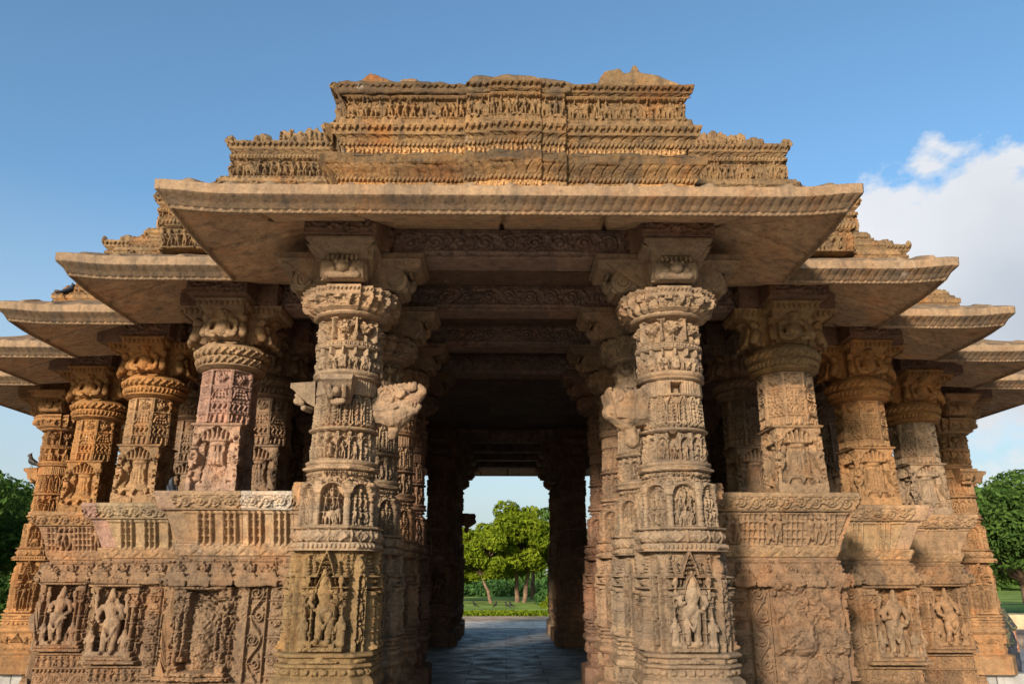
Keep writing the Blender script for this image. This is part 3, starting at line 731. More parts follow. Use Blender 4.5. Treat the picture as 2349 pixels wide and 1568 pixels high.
NT, DZT = 470, .0060
def tall_column(C, tint, tint_base, holes=None):
    shaft_b = [
        ('n', [(.40, 1.77), (.39, 1.775)], None, 1), ('n', [(.375, 1.78), (.375, 1.84)], C['dent'], 1),
        ('o', [(.34, 1.842), (.375, 1.86), (.392, 1.90), (.375, 1.945), (.345, 1.962)], C['torus'], 1), ('o', [(.40, 1.964), (.41, 1.98), (.375, 1.985)], None, 1),
        ('o', [(.282, 1.987), (.270, 2.50)], C['panel'], 1), ('o', [(.34, 2.503), (.34, 2.52)], None, 1),
        ('c', [(.352, 2.524), (.325, 2.54), (.34, 2.555), (.345, 2.575), (.32, 2.588)], None, 1),
        ('c', [(.248, 2.59), (.248, 2.87)], C['fig'], 1), ('c', [(.325, 2.872), (.335, 2.885), (.31, 2.90)], None, 1),
        ('c', [(.268, 2.902), (.255, 2.98), (.252, 3.10), (.245, 3.215)], C['leaf'], 1), ('h', [(.29, 3.217), (.285, 3.365)], C['flute'], 1),
        ('c', [(.31, 3.367), (.335, 3.38), (.31, 3.395), (.325, 3.41), (.335, 3.425), (.325, 3.445)], None, 1),
        ('c', [(.266, 3.447), (.266, 3.597)], C['frieze'], 1), ('c', [(.25, 3.60), (.25, 3.68)], C['strut'], 1),
        ('c', [(.305, 3.682), (.305, 3.735)], C['latt'], 1), ('c', [(.242, 3.737), (.242, 3.99)], C['mask'], 1),
        ('c', [(.31, 3.992), (.345, 4.0), (.365, 4.015), (.37, 4.03), (.33, 4.04)], None, 1)]
    o = tower('column', shaft_b, NT, DZT, M_ST, hall, tint)
    b = [('n', [(.48, 0), (.48, .28), (.44, .30)], None, 1), ('n', [(.385, .31), (.385, .62)], C['base'], 1), ('n', [(.43, .63), (.45, .66), (.44, .70), (.40, .73)], None, 1),
         ('n', [(.40, .735), (.40, .80)], C['low'], 1), ('n', [(.42, .803), (.43, .815), (.42, .83), (.385, .84)], None, 1), ('n', [(.385, .842), (.385, .885)], C['low2'], 1), ('n', [(.425, .888), (.435, .905), (.42, .92), (.38, .925)], None, 1),
         ('n', [(.312, .93), (.312, 1.768)], C['niche'], 1)]
    tower('pedestal', b, NT, DZT, M_ST, o, tint_base)
    b = [('x', [(.36, 4.03), (.40, 4.05), (.42, 4.06)], None, 1), ('x', [(.40, 4.062), (.44, 4.155)], C['cap2'], 1), ('x', [(.475, 4.158), (.48, 4.175), (.47, 4.18)], None, 1), ('x', [(.455, 4.182), (.465, 4.235)], C['cap1'], 1), ('x', [(.46, 4.237), (.46, 4.26), (.36, 4.275)], None, 1)]
    tower('capital', b, NT, DZT, M_ST, o, tint)
    return o
# bracket arm of the tall columns: a scrolled corbel growing along -y
def scroll_bracket():
    pf = [(.20, 4.27), (.30, 4.28)]
    for a in np.linspace(-2.2, 0.9, 14): pf.append((.46 + .115 * math.cos(a), 4.40 + .115 * math.sin(a)))
    pf += [(.53, 4.50), (.60, 4.515), (.70, 4.525), (.72, 4.56), (.72, 4.60), (.745, 4.61), (.745, 4.645)]
    n = 26; xs = np.linspace(-.20, .20, n); rows = []
    wz = lambda z: 1 + .62 * min(1., max(0., (z - 4.47) / .13))
    for i, (y, z) in enumerate(pf): rows.append([(x * wz(z), -y, z) for x in xs])
    rows.append([(x * wz(4.645), -.2, 4.645) for x in xs]); rows = np.array(rows)
    # carved side cheeks: fine grid with spirals
    V = [rows.reshape(-1, 3)]; m = len(rows); idx = np.arange(m * n).reshape(m, n); nx = np.roll(idx, -1, 0)
    Q = [np.stack([idx[:, :-1], idx[:, 1:], nx[:, 1:], nx[:, :-1]], -1).reshape(-1, 4)]; o = m * n
    c = Cv(.6, .4, .006, False, .18, 4.26)
    c.spiral(.46, 4.40, .105, 2.2, .6, 1, .010, .03); c.spiral(.34, 4.46, .07, 1.6, 2, -1, .010, .03)
    c.line([(.24, 4.60), (.34, 4.46), (.40, 4.36), (.46, 4.29)], .012, .03); c.line([(.28, 4.60), (.38, 4.47), (.44, 4.42)], .010, .03)
    c.box(.2, 4.56, .72, 4.59, .03); teeth(c, 4.56, .2, .7, .04, .03, .02); leafy(c, .3, 4.38, .06, 10, .025); leafy(c, .6, 4.55, .05, 6, .02); c.rough(.01)
    poly = pf + [(.2, 4.645)]
    def inside(px, pz):
        r = np.zeros(px.shape, bool)
        for (xa, za), (xb, zb) in zip(poly, poly[1:] + poly[:1]):
            cond = ((za > pz) != (zb > pz)) & (px < (xb - xa) * (pz - za) / (zb - za + 1e-12) + xa); r ^= cond
        return r
    gy, gz = np.meshgrid(np.linspace(.2, .745, 70), np.linspace(4.265, 4.645, 50))
    ins = inside(gy, gz); hgt = c.sample(gy.ravel(), gz.ravel()).reshape(gy.shape)
    for sg in (-1, 1):
        g = np.stack([sg * (.2 * np.vectorize(wz)(gz) + np.where(ins, hgt, 0)), -gy, gz], -1).reshape(-1, 3); ii = np.arange(gy.size).reshape(gy.shape) + o
        ok = ins[:-1, :-1] & ins[1:, :-1] & ins[1:, 1:] & ins[:-1, 1:]
        qd = np.stack([ii[:-1, :-1], ii[:-1, 1:], ii[1:, 1:], ii[1:, :-1]], -1)[ok]
        V.append(g); Q.append(qd if sg < 0 else qd[:, ::-1]); o += gy.size
    # face on the end of the roll
    cs = [((0, -.56, 4.40), (0, -.58, 4.40), .075, .07)] + [((s * .05, -.62, 4.43), (s * .05, -.63, 4.43), .022, .02) for s in (-1, 1)] + [((s * .1, -.55, 4.38), (s * .15, -.53, 4.45), .05, .035) for s in (-1, 1)] + [((-.13, -.54, 4.33), (.13, -.54, 4.33), .045, .045)] + [((k * .045, -.60, 4.49), (k * .045, -.61, 4.46), .018, .012) for k in (-3, -2, -1, 0, 1, 2, 3)]
    v, q_ = capsules(cs, 10)
    ng = (idx[:, 0], idx[::-1, -1])
    V.append(v); Q.append(q_ + o)
    ob = mk('bracket', np.concatenate(V), np.concatenate(Q), M_ST, None, ng=ng)
    me = ob.data; bpy.data.objects.remove(ob); return me
SCROLL_ME = scroll_bracket()
def stub_bracket():
    pf = [(.28, 3.12), (.36, 3.16), (.42, 3.22), (.46, 3.25), (.49, 3.28), (.52, 3.30), (.52, 3.345), (.28, 3.36)]
    V, Q = [], []; n = 7
    for i, x in enumerate(np.linspace(-1, 1, n)):
        V.append([(x * (.10 + .05 * (z - 3.12) / .2), -y, z) for y, z in pf])
    V = np.array(V); m = len(pf); idx = np.arange(n * m).reshape(n, m); nx = np.roll(idx, -1, 1)
    Q = np.stack([idx[:-1], nx[:-1], nx[1:], idx[1:]], -1).reshape(-1, 4)
    v, q = capsules([((0, -.44, 3.20), (0, -.48, 3.2), .05, .04), ((-.06, -.42, 3.17), (-.07, -.47, 3.24), .03, .025), ((.06, -.42, 3.17), (.07, -.47, 3.24), .03, .025), ((-.04, -.36, 3.12), (.05, -.40, 3.12), .035, .03)], 8)
    VQ = join((V.reshape(-1, 3), Q), (v, q)); o = mk('stub_bracket', *VQ, M_ST, None, ng=(idx[0][::-1], idx[-1]), smooth=False); me = o.data; bpy.data.objects.remove(o); return me
STUB_ME = stub_bracket()
def block_mesh(hw=.345, hl=.76, sl=.40, z0=4.652, z1=4.955):
    """cross-shaped carved block over a capital"""
    V, Q, ngs, o = [], [], [], 0
    c = Cv(1.4, z1 - z0, .009, False, -.7, z0); scroll(c, z0 + .05, z1 - .05, -.32, .32, .04); c.carve(.03, .035, .7); c.rough(.008)
    outl = [(-hw, -hl), (hw, -hl), (hw, -hw), (sl, -hw), (sl, hw), (hw, hw), (hw, .40), (-hw, .40), (-hw, hw), (-sl, hw), (-sl, -hw), (-hw, -hw)]
    zs = np.linspace(z0, z1, 26)
    P = []; NN = []
    for (xa, ya), (xb, yb) in zip(outl, outl[1:] + outl[:1]):
        l = math.hypot(xb - xa, yb - ya); k = max(2, int(l / .012)); nrm = ((yb - ya) / l, -(xb - xa) / l)
        for i in range(k):
            t = i / k; big = l > .6
            P.append((xa + (xb - xa) * t, ya + (yb - ya) * t, (t - .5) * l if big else 99)); NN.append(nrm)
    P = np.array(P); NN = np.array(NN); rows = []
    for z in zs:
        h = np.where(P[:, 2] < 50, c.sample(np.clip(P[:, 2], -.69, .69), np.full(len(P), z)), 0); h = np.where(abs(P[:, 2]) > .34, 0, h) - (.0)
        rows.append(np.stack([P[:, 0] + NN[:, 0] * h, P[:, 1] + NN[:, 1] * h, np.full(len(P), z)], 1))
    R = np.stack(rows); m, n = R.shape[:2]; idx = np.arange(m * n).reshape(m, n); nx = np.roll(idx, -1, 1)
    ob = mk('abacus_block', R.reshape(-1, 3), np.stack([idx[:-1], nx[:-1], nx[1:], idx[1:]], -1).reshape(-1, 4), M_ST, None, ng=(idx[0][::-1], idx[-1])); me = ob.data; bpy.data.objects.remove(ob); return me
BLOCK_ME = block_mesh(); BLOCK_D = block_mesh(sl=.58)
def sea_beast():
    a = [((0, .2, -.02), (0, -.04, -.06), .15, .17), ((0, -.04, -.07), (0, -.12, -.05), .17, .14), ((0, .1, .12), (0, -.12, .14), .13, .12), ((0, -.16, .06), (0, -.33, .10), .10, .075), ((0, -.33, .10), (0, -.42, .17), .07, .05), ((0, -.42, .17), (0, -.38, .24), .05, .035),
         ((0, -.16, -.06), (0, -.32, -.03), .085, .05), ((0, -.32, -.03), (0, -.38, .0), .045, .03), ((.02, -.02, -.2), (.02, .02, -.3), .08, .055)]
    for sg in (-1, 1):
        for (cy, cz, R, tn, sd_) in ((.02, .13, .125, 1.8, 1), (-.19, .17, .075, 1.4, -1), (.16, .06, .07, 1.3, 1)):
            p = [(sg * .125, cy + R * (1 - .8 * t) * math.cos(sd_ * t * tn * 6.28 + 1), cz + R * (1 - .8 * t) * math.sin(sd_ * t * tn * 6.28 + 1)) for t in np.linspace(0, 1, 16)]
            a += [(p[i], p[i + 1], .022, .022) for i in range(15)]
        for k in range(9): t = k / 8; a.append(((sg * .15, .14 - .3 * t, -.005 - .02 * math.sin(t * 3)), (sg * .155, .14 - .3 * t, -.01), .022, .02))
        a += [((sg * .085, -.2, .14), (sg * .10, -.21, .14), .038, .034)] + [((sg * .05, -.2 - .05 * k, .0), (sg * .05, -.2 - .05 * k, .035), .016, .010) for k in range(4)]
    for k in range(7): a.append(((0, .14 - .07 * k, .25 + .02 * math.sin(k * 2)), (0, .13 - .07 * k, .28), .05, .035))
    V, Q = capsules(a, 10); o = fuse('sea_beast_bracket', V, Q, .0075, M_ST, noise=.0025, cell=.03); me = o.data; bpy.data.objects.remove(o); return me
BEAST_ME = sea_beast()
def broken_beast():
    a = [((0, .25, -.02), (0, .0, -.04), .15, .16), ((0, -.02, -.08), (0, -.2, -.02), .15, .10), ((.02, .02, -.18), (.02, .05, -.30), .075, .06), ((.02, .05, -.30), (.02, .05, -.34), .085, .08)]
    for sg in (-1, 1):
        for (cy, cz, R, tn, sd_) in ((-.16, .15, .08, 1.5, 1), (.0, .19, .05, 1.2, -1), (.12, .2, .05, 1.2, 1)):
            p = [(sg * .14, cy + R * (1 - .8 * t) * math.cos(sd_ * t * tn * 6.28), cz + R * (1 - .8 * t) * math.sin(sd_ * t * tn * 6.28)) for t in np.linspace(0, 1, 12)]
            a += [(p[i], p[i + 1], .024, .022) for i in range(11)]
    for k in range(8): a.append(((U(-.1, .1), .2 - .06 * k, .22), (U(-.1, .1), .18 - .06 * k, .235), .045, .03))
    V, Q = capsules(a, 10); V2, Q2 = boxq(-.15, -.26, -.10, .15, .25, .20); V2[V2[:, 2] < 0, 1] *= .7
    o = fuse('broken_beast_bracket', *join((V, Q), (V2, Q2)), .0085, M_ST, noise=.003, cell=.07); me = o.data; bpy.data.objects.remove(o); return me
BROKEN_ME = broken_beast()

CA = tall_canvases(.0058, False, None)
colL = tall_column(CA, GREYT, OCHRE); colL.location = (-XS[0], 0, 0)
CB = tall_canvases(.0058, False, None)
P_ = CB['flute'].w
def hole(c, x, y0, y1, wd, d=-.13): c.cut(x - wd / 2, y0, x + wd / 2, y1, d); c.cut(c.w + x - wd / 2, y0, c.w + x + wd / 2, y1, d)
hole(CB['flute'], .0, .02, .135, .13); hole(CB['fig'], -.07, .20, .28, .10)
colR = tall_column(CB, GREYT, (.30, .215, .145)); colR.location = (XS[0], 0, 0)
def outfit(o, tint, beast, stubs):
    for k in range(4): child_me('bracket', SCROLL_ME, o, rz=k * math.pi / 2, color=BROWN if False else tuple(.93 * v for v in tint))
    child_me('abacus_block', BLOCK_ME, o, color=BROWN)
    for rz in stubs: child_me('stub_bracket', STUB_ME, o, rz=rz, color=tint)
    if beast: child_me(*beast)
dl = deity(.60, 0, M_ST, colL, OCHRE, (0, -.40, 1.0)); dr = deity(.60, 1, M_ST, colR, GREYT, (0, -.40, .99))
outfit(colL, GREYT, ('sea_beast_bracket', BEAST_ME, colL, (.48, -.08, 3.10), 1.05, (.34, .24, .165)), (0, -math.pi / 2))
for ch in colL.children:
    if 'sea' in ch.name: ch.scale = (.82,) * 3
outfit(colR, GREYT, ('broken_beast_bracket', BROKEN_ME, colR, (-.46, -.1, 3.08), -1.25, (.36, .25, .16)), ())
for ch in colR.children:
    if 'broken' in ch.name: ch.scale = (.84,) * 3
# inner tall columns reuse the carved meshes
def inner(src, loc, rz, tint):
    c = src.copy(); LINK(c); c.location = loc; c.rotation_euler = (0, 0, rz); c.color = (*tint, 1)
    for ch in src.children:
        if ch.name.split('.')[0] in ('pedestal', 'capital', 'bracket', 'abacus_block'):
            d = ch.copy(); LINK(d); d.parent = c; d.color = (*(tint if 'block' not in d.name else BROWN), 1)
    return c
tl = [GREYT, TAN, GREYT, BROWN]
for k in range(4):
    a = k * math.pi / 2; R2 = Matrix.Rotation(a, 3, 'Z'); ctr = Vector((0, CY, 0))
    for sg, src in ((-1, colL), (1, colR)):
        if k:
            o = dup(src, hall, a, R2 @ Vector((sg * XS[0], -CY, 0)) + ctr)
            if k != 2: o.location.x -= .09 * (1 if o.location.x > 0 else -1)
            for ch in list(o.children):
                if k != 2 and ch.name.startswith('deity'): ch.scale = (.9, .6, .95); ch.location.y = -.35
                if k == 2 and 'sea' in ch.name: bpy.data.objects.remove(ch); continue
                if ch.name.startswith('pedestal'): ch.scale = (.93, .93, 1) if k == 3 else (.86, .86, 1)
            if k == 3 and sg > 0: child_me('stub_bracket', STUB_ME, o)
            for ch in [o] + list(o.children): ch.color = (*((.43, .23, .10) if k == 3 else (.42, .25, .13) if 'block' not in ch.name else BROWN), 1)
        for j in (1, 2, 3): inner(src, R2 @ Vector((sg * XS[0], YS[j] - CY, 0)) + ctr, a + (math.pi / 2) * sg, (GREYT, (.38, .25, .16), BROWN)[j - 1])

# ---- dwarf columns
def vase_face(c, x0, w, H, broken=False):
    """one face of the foliated vase block: side volutes, fluted vase, rim leaves"""
    xc = x0 + w / 2; h = .13
    F = lambda t: np.interp(t, [0, .12, .2, .34, .46, .56, .64, .74, .84, .92, 1.], [.5, .5, .09, .10, .18, .19, .11, .12, .20, .26, .5])
    for sg in (-1, 1):
        def fn(X, Y, sg=sg):
            e = sg * (X - xc) - w * (.5 - F(np.clip(Y / H, 0, 1)))
            return np.where(e > 0, h * np.clip(.55 + e / .02, 0, 1), -1)
        c.put(xc if sg > 0 else x0, 0, x0 + w if sg > 0 else xc, H, fn)
        c.spiral(xc + sg * .385 * w, .51 * H, .085 * w, 1.6, 1.2, -sg, .010, h * 1.2); c.spiral(xc + sg * .40 * w, .85 * H, .07 * w, 1.4, 4, sg, .010, h * 1.2)
        for j in range(12):
            yy = U(.2, .95) * H; q = U(.43, .47); c.put(xc + sg * q * w - .012, yy, xc + sg * q * w + .012, yy + .012, lambda X, Y: np.full_like(X + Y, h * .6), 'min')
    # vase
    def vase(X, Y):
        t = Y / H; hw = np.interp(t, [.1, .16, .24, .34, .42, .62, .74, .80, .84], [.20, .23, .27, .27, .20, .165, .18, .23, .2]) * w
        k = 1 - ((X - xc) / hw) ** 2
        fl = .006 * np.cos((X - xc) / hw * 16) * ((t > .36) & (t < .62))
        return np.where((k > 0) & (t > .1) & (t < .84), (.02 + .075 * np.sqrt(np.maximum(k, 0)) + fl), -1)
    c.put(x0, .08, x0 + w, H * .85, vase)
    c.cap(xc - .30 * w, .27 * H, xc + .30 * w, .27 * H, .030, .030, h * .95, .0)
    c.tri(xc, .26 * H, .05, .13 * H, h * 1.15); c.tri(xc - .16, .23 * H, .04, .09 * H, h); c.tri(xc + .16, .23 * H, .04, .09 * H, h)
    for r in range(2):
        for j in range(7): c.put(xc + (j - 3) * .052 - .018, (.63 + .045 * r) * H, xc + (j - 3) * .052 + .018, (.66 + .045 * r) * H, lambda X, Y: np.full_like(X + Y, .05), 'min')
    for j in range(7):
        x = xc + (j - 3) * .055; c.line([(x * .95 + xc * .05, .80 * H), (x, .9 * H), (x + .02 * (j - 3), .97 * H)], .028, h * .9, .022)
    c.box(xc - .27 * w, .775 * H, xc + .27 * w, .80 * H, h)
    for sg in (-1, 1): c.spiral(xc + sg * .4 * w, .92 * H, .07 * w, 1.3, 3, sg, .016, h)
def dwarf_canvases(res, eroded=False):
    C = {}; W = .552; c = C['vase'] = Cv(4 * W, .80, res, oy=0)
    for k in range(4): vase_face(c, k * W - W / 2, W, .80)
    c.a -= .13
    if eroded:
        n = fbm(c.ny, c.nx, .12 / c.dx, 4); lo = (np.arange(c.ny) * c.dy < .34)[:, None]
        keep = (np.abs(((np.arange(c.nx) * c.dx + W / 2) % W) - W / 2) > .40 * W)[None]
        c.a = np.where(lo & ~keep, np.minimum(c.a, .09 * n - .13), c.a)
    F = .60 * math.tan(math.pi / 8) * 1.0; P = 8 * F; c = C['oct'] = Cv(P, .64, res)
    for k in range(8):
        x = k * F
        c.box(x - F / 2, 0, x - F / 2 + .016, .64, .03); c.box(x + F / 2 - .016, 0, x + F / 2, .64, .03)
        for y in (.115, .255, .44, .63): c.box(x - F / 2, y - .010, x + F / 2, y + .010, .03)
        mask(c, x, .525, .055, .035); leafy(c, x, .56, .07, 8, .03)
        c.box(x - .08, .275, x + .08, .425, .012)
        for sx in (-1, 0, 1):
            for y in (.305, .345, .385): c.dia(x + sx * .045, y, .02, .018, .032)
        c.box(x - .1, .40, x + .1, .425, .028); c.cap(x - .095, .3, x - .07, .36, .014, .014, .03); c.cap(x + .095, .3, x + .07, .36, .014, .014, .03)
        for sx in (-1, 0, 1):
            q = x + sx * .07; c.line([(q - .02, .235), (q + .015, .22), (q - .015, .16), (q + .025, .14)], .012, .028)
            c.cap(q - .02, .02, q - .01, .095, .016, .006, .026)
    P2 = 2 * math.pi * .42; c = C['ring'] = Cv(P2, .07, res)
    for k in range(30): c.cap(k * P2 / 30, .01, (k + .8) * P2 / 30, .06, .012, .012, .016)
    c = C['ring2'] = Cv(P2, .10, res); n = 46
    for k in range(n): c.cap(k * P2 / n, .015, (k + .35) * P2 / n, .085, .014, .010, .014)
    c = C['ab'] = Cv(2.7, .07, res); teeth(c, .065, 0, 2.7, .045, .055, .018)
    for k_, c in C.items():
        if k_ != 'vase': c.a *= 1.4
        c.carve(.018, .04, .6)
        c.rough(.011 if not eroded else .016, .05); c.rough(.006, .015)
    return C
def dwarf_column(C, tint, vt, ct, worn=False):
    n, dz = 340, .0082
    o = tower('column', [('o', [(.278, 3.235), (.268, 3.865)], C['oct'], 1)], n, dz, M_ST, hall, tint)
    tower('vase_base', [('s', [(.22, 1.5), (.22, 2.30), (.30, 2.42)], None, 1), ('s', [(.288, 2.43), (.264, 3.20)], C['vase'], 1), ('s', [(.285, 3.202), (.30, 3.22), (.27, 3.235)], None, 1)], n, dz, M_ST, o, vt)
    tw = ('ring' if worn else 'ring2')
    tower('capital', [('c', [(.28, 3.866), (.33, 3.88), (.40, 3.905), (.375, 3.93)], None, 1), ('c', [(.37, 3.932), (.40, 3.96), (.405, 4.0)], C[tw], 1), ('c', [(.385, 4.002), (.375, 4.03)], None, 1),
                      ('c', [(.40, 4.033), (.425, 4.06), (.43, 4.10)], C['ring'], 1), ('c', [(.415, 4.115), (.40, 4.14), (.36, 4.17), (.33, 4.20)], None, 1),
                      ('s', [(.22, 4.205), (.22, 4.56), (.27, 4.575)], None, 1), ('s', [(.29, 4.577), (.345, 4.645)], C['ab'], 1)], n, dz, M_ST, o, ct)
    for k in range(4):
        rz = k * math.pi / 2
        a = child_me('bracket', ARM_ME, o, rz=rz, color=ct)
        child_me('dwarf_figure', DWARF_ME, o, loc=(math.sin(rz) * .40, -math.cos(rz) * .40, 4.19), rz=rz, color=ct)
    child_me('abacus_block', BLOCK_D, o, color=BROWN)
    return o
def arm_mesh():
    pf = [(.20, 4.20), (.34, 4.21), (.40, 4.28), (.40, 4.44), (.46, 4.53), (.55, 4.56), (.57, 4.60), (.62, 4.61), (.63, 4.648), (.20, 4.648)]
    n = 8; V = []
    for x in np.linspace(-1, 1, n): V.append([(x * (.19 + .12 * max(0, (z - 4.45) / .2)), -y, z) for y, z in pf])
    V = np.array(V); m = len(pf); idx = np.arange(n * m).reshape(n, m); nx = np.roll(idx, -1, 1)
    Q = np.stack([idx[:-1], nx[:-1], nx[1:], idx[1:]], -1).reshape(-1, 4)
    parts = [(V.reshape(-1, 3), Q)]
    for k in range(9): x = (k - 4) * .062; parts.append(capsules([((x, -.60, 4.60), (x, -.59, 4.555), .024, .010)], 6))
    for sg in (-1, 1):
        for k in range(6): parts.append(capsules([((sg * .29, -.2 - .065 * k, 4.60), (sg * .285, -.2 - .065 * k, 4.555), .024, .01)], 6))
        parts.append(capsules([((sg * .19, -.28, 4.22), (sg * .19, -.28, 4.5), .03, .03), ((sg * .2, -.36, 4.35), (sg * .22, -.40, 4.28), .07, .06), ((sg * .21, -.36, 4.45), (sg * .22, -.39, 4.47), .05, .05)], 8))
    o = mk('bracket', *join(*parts), M_ST, None, ng=(idx[0][::-1], idx[-1])); me = o.data; bpy.data.objects.remove(o); return me
ARM_ME = arm_mesh()
DA = dwarf_canvases(.0068); DB = dwarf_canvases(.0068, True)
dcL = dwarf_column(DB, PINK, (.43, .285, .21), (.42, .28, .165), True); dcL['label'] = 'column with a newer pinkish shaft and a crumbling vase'
dcR = dwarf_column(DA, TAN, TAN, (.44, .28, .135)); dcR.location = (XS[1], YS[1], 0); dcL.location = (-XS[1], YS[1], 0)
for k in range(4):
    a = k * math.pi / 2; R2 = Matrix.Rotation(a, 3, 'Z'); ctr = Vector((0, CY, 0))
    spots = [(XS[1], YS[1]), (-XS[1], YS[1]), (XS[2], YS[2]), (XS[1], YS[2]), (-XS[1], YS[2])]
    for j, (x, y) in enumerate(spots):
        if k == 0 and j < 2: continue
        c = dup(dcR, hall, a, R2 @ Vector((x, y - CY, 0)) + ctr)
        tint = (.43, .235, .10) if (k == 3 and j == 0) else random.choice([TAN, (.42, .26, .14), (.42, .245, .12), GREYT]) if j < 3 else (.31, .21, .14)
        for ch in [c] + list(c.children): ch.color = (*(tint if 'block' not in ch.name else BROWN), 1)
        if j == 2 or (j < 3 and k in (1, 3)):
            for ch in c.children:
                if ch.name.split('.')[0] in ('capital', 'bracket', 'dwarf_figure'): ch.color = (*ORANGE, 1)

# ---- lintels between neighbouring columns
def lintel(length):
    c = Cv(length, .30, .009, False, -length / 2, 4.655); scroll(c, 4.70, 4.92, -length / 2 + .06, length / 2 - .06, .04); c.carve(.03, .035, .8); c.rough(.006)
    h = length / 2
    o = run('lintel', -h, h, 0, 0, 0, [([(-.2, 4.656), (.2, 4.656)], None), ([(.2, 4.66), (.2, 4.95)], c), ([(.2, 4.953), (-.2, 4.953)], None), ([(-.2, 4.95), (-.2, 4.66)], c)], .012, M_SMOOTH, None, ripple=.002)
    me = o.data; bpy.data.objects.remove(o); return me
LM = {}
def put_lintel(xa, ya, xb, yb, tint):
    l = math.hypot(xb - xa, yb - ya) - .80; key = round(l, 2)
    if l < .02: return
    if key not in LM: LM[key] = lintel(l)
    o = child_me('lintel', LM[key], hall, ((xa + xb) / 2, (ya + yb) / 2, 0), math.atan2(yb - ya, xb - xa), tint)
cols = set()
for sx in (-1, 1):
    for sy in (-1, 1):
        for i in range(5):
            for j in range(5):
                if i + j <= 4 + 0 and not (i == 0 and j == 0): pass
        for (i, j) in [(0, 4), (0, 3), (0, 2), (0, 1), (1, 3), (1, 2), (2, 2), (4, 0), (3, 0), (2, 0), (1, 0), (3, 1), (2, 1)]: cols.add((round(sx * XS[i], 3), round(sy * XS[j], 3)))
for ax in (0, 1):
    for v in sorted({c[ax] for c in cols}):
        ln = sorted(c[1 - ax] for c in cols if c[ax] == v)
        for a, b in zip(ln, ln[1:]):
            if b - a > 3.4: continue
            p = (v, a, v, b) if ax == 0 else (a, v, b, v)
            put_lintel(p[0], p[1] + CY, p[2], p[3] + CY, (.33, .23, .185))

# ------------------------------------------------------------------ eaves
def eave_canv(xa, xb):
    w_ = xb - xa; D = {}
    c = D['rope'] = Cv(w_, .05, .010, False, xa); n = int(w_ / .05)
    for k in range(n): c.cap(xa + k * w_ / n, .005, xa + (k + .7) * w_ / n, .045, .010, .010, .009)
    c = D['fas'] = Cv(w_, .13, .007, False, xa); n = int(w_ / .085); c.a += .012
    for k in range(n):
        x = xa + k * w_ / n; sg = 1 if x < 0 else -1
        c.put(x - .08, 0, x + .08, .13, lambda X, Y: np.where(abs(X - x + sg * .35 * (Y - .065)) < .0075, .0, np.nan) + 0 * X, 'min')
    c = D['top'] = Cv(w_, .13, .010, False, xa); n = int(w_ / .34); c.rough(.006, .4); c.rough(.008, .04)
    c = D['rib'] = Cv(w_, 1.6, .03, False, xa)
    for k in range(n):
        x = xa + (k + .5) * w_ / n; q = U(.018, .034)
        c.put(x - .16, 0, x + .16, 1.6, lambda X, Y: q * np.exp(-((X - x) / .04) ** 4) * np.exp(-(Y / .8) ** 2))
    c.rough(.006, .3)
    c = D['sof'] = Cv(w_, 1.3, .02, False, xa)
    nj = max(1, round(w_ / 1.15))
    for k in range(nj + 1):
        x = xa + k * w_ / nj + U(-.2, .2); sl = U(-.25, .25)
        c.put(x - .4, 0, x + .4, 1.3, lambda X, Y: np.where(abs(X - x - sl * (Y - .6)) < .024, -.06, np.nan) + 0 * X, 'set')
    c.rough(.016, .5)
    return D
def eave(k, sg, x0, x1, m0, m1, Y, main):
    D = eave_canv(x0 - 1.7, x1 + 1.7)
    tip = lambda x, z: 0
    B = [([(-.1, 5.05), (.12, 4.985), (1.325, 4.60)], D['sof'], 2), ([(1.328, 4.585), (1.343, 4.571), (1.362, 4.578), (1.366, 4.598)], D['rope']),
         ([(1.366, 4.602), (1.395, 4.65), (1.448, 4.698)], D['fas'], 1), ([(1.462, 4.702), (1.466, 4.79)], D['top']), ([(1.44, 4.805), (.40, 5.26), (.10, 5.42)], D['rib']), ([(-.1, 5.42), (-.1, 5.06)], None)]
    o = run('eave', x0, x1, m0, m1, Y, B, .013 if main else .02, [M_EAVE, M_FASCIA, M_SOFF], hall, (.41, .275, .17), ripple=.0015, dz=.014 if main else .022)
    # the sharp corners lift a little
    me = o.data; co = np.empty(len(me.vertices) * 3, np.float32); me.vertices.foreach_get('co', co); co = co.reshape(-1, 3)
    e = Y - co[:, 1]
    for xs, mm in ((x1, m1), (x0, m0)):
        if (mm > 0 and xs == x1) or (mm < 0 and xs == x0):
            d = np.abs(co[:, 0] - (xs + mm * 1.45)); co[:, 2] += .045 * np.exp(-(d / .35) ** 2) * np.clip((e - .6) / .8, 0, 1)
    me.vertices.foreach_set('co', co.ravel()); me.update()
    return o
for r in RUNS: spread(eave(*r, True))

# ------------------------------------------------------------------ seat-back parapets
def rail_panel(kind, xa, xb, z0, z1):
    c = Cv(xb - xa, z1 - z0, .008, False, xa, z0); H = z1 - z0
    if kind == 'plain':
        pass
    elif kind == 'rods':
        n = max(1, round((xb - xa) / .33)); d = (xb - xa) / n
        for k in range(n): balusters(c, xa + (k + .5) * d, z0, z1, 3, .068, .06)
    elif kind == 'figs':
        n = max(1, round((xb - xa) / .46)); d = (xb - xa) / n
        for k in range(n):
            x = xa + (k + .5) * d
            for q in (-.5, -.38, -.27, .27, .38): rod(c, x + q * d, z0, z1, .024, .045, 4)
            for q in ((-.1, .1) if k % 3 else (-.16, 0, .16)): figure(c, x + q * d * 1.0, z0 + .015, H * .95, .06)
    if kind == 'figs': c.carve(.015, .03, .5)
    if kind != 'plain': c.box(xa, z1 - .025, xb, z1, .022); c.box(xa, z0, xb, z0 + .02, .02)
    c.rough(.007, .06); return c
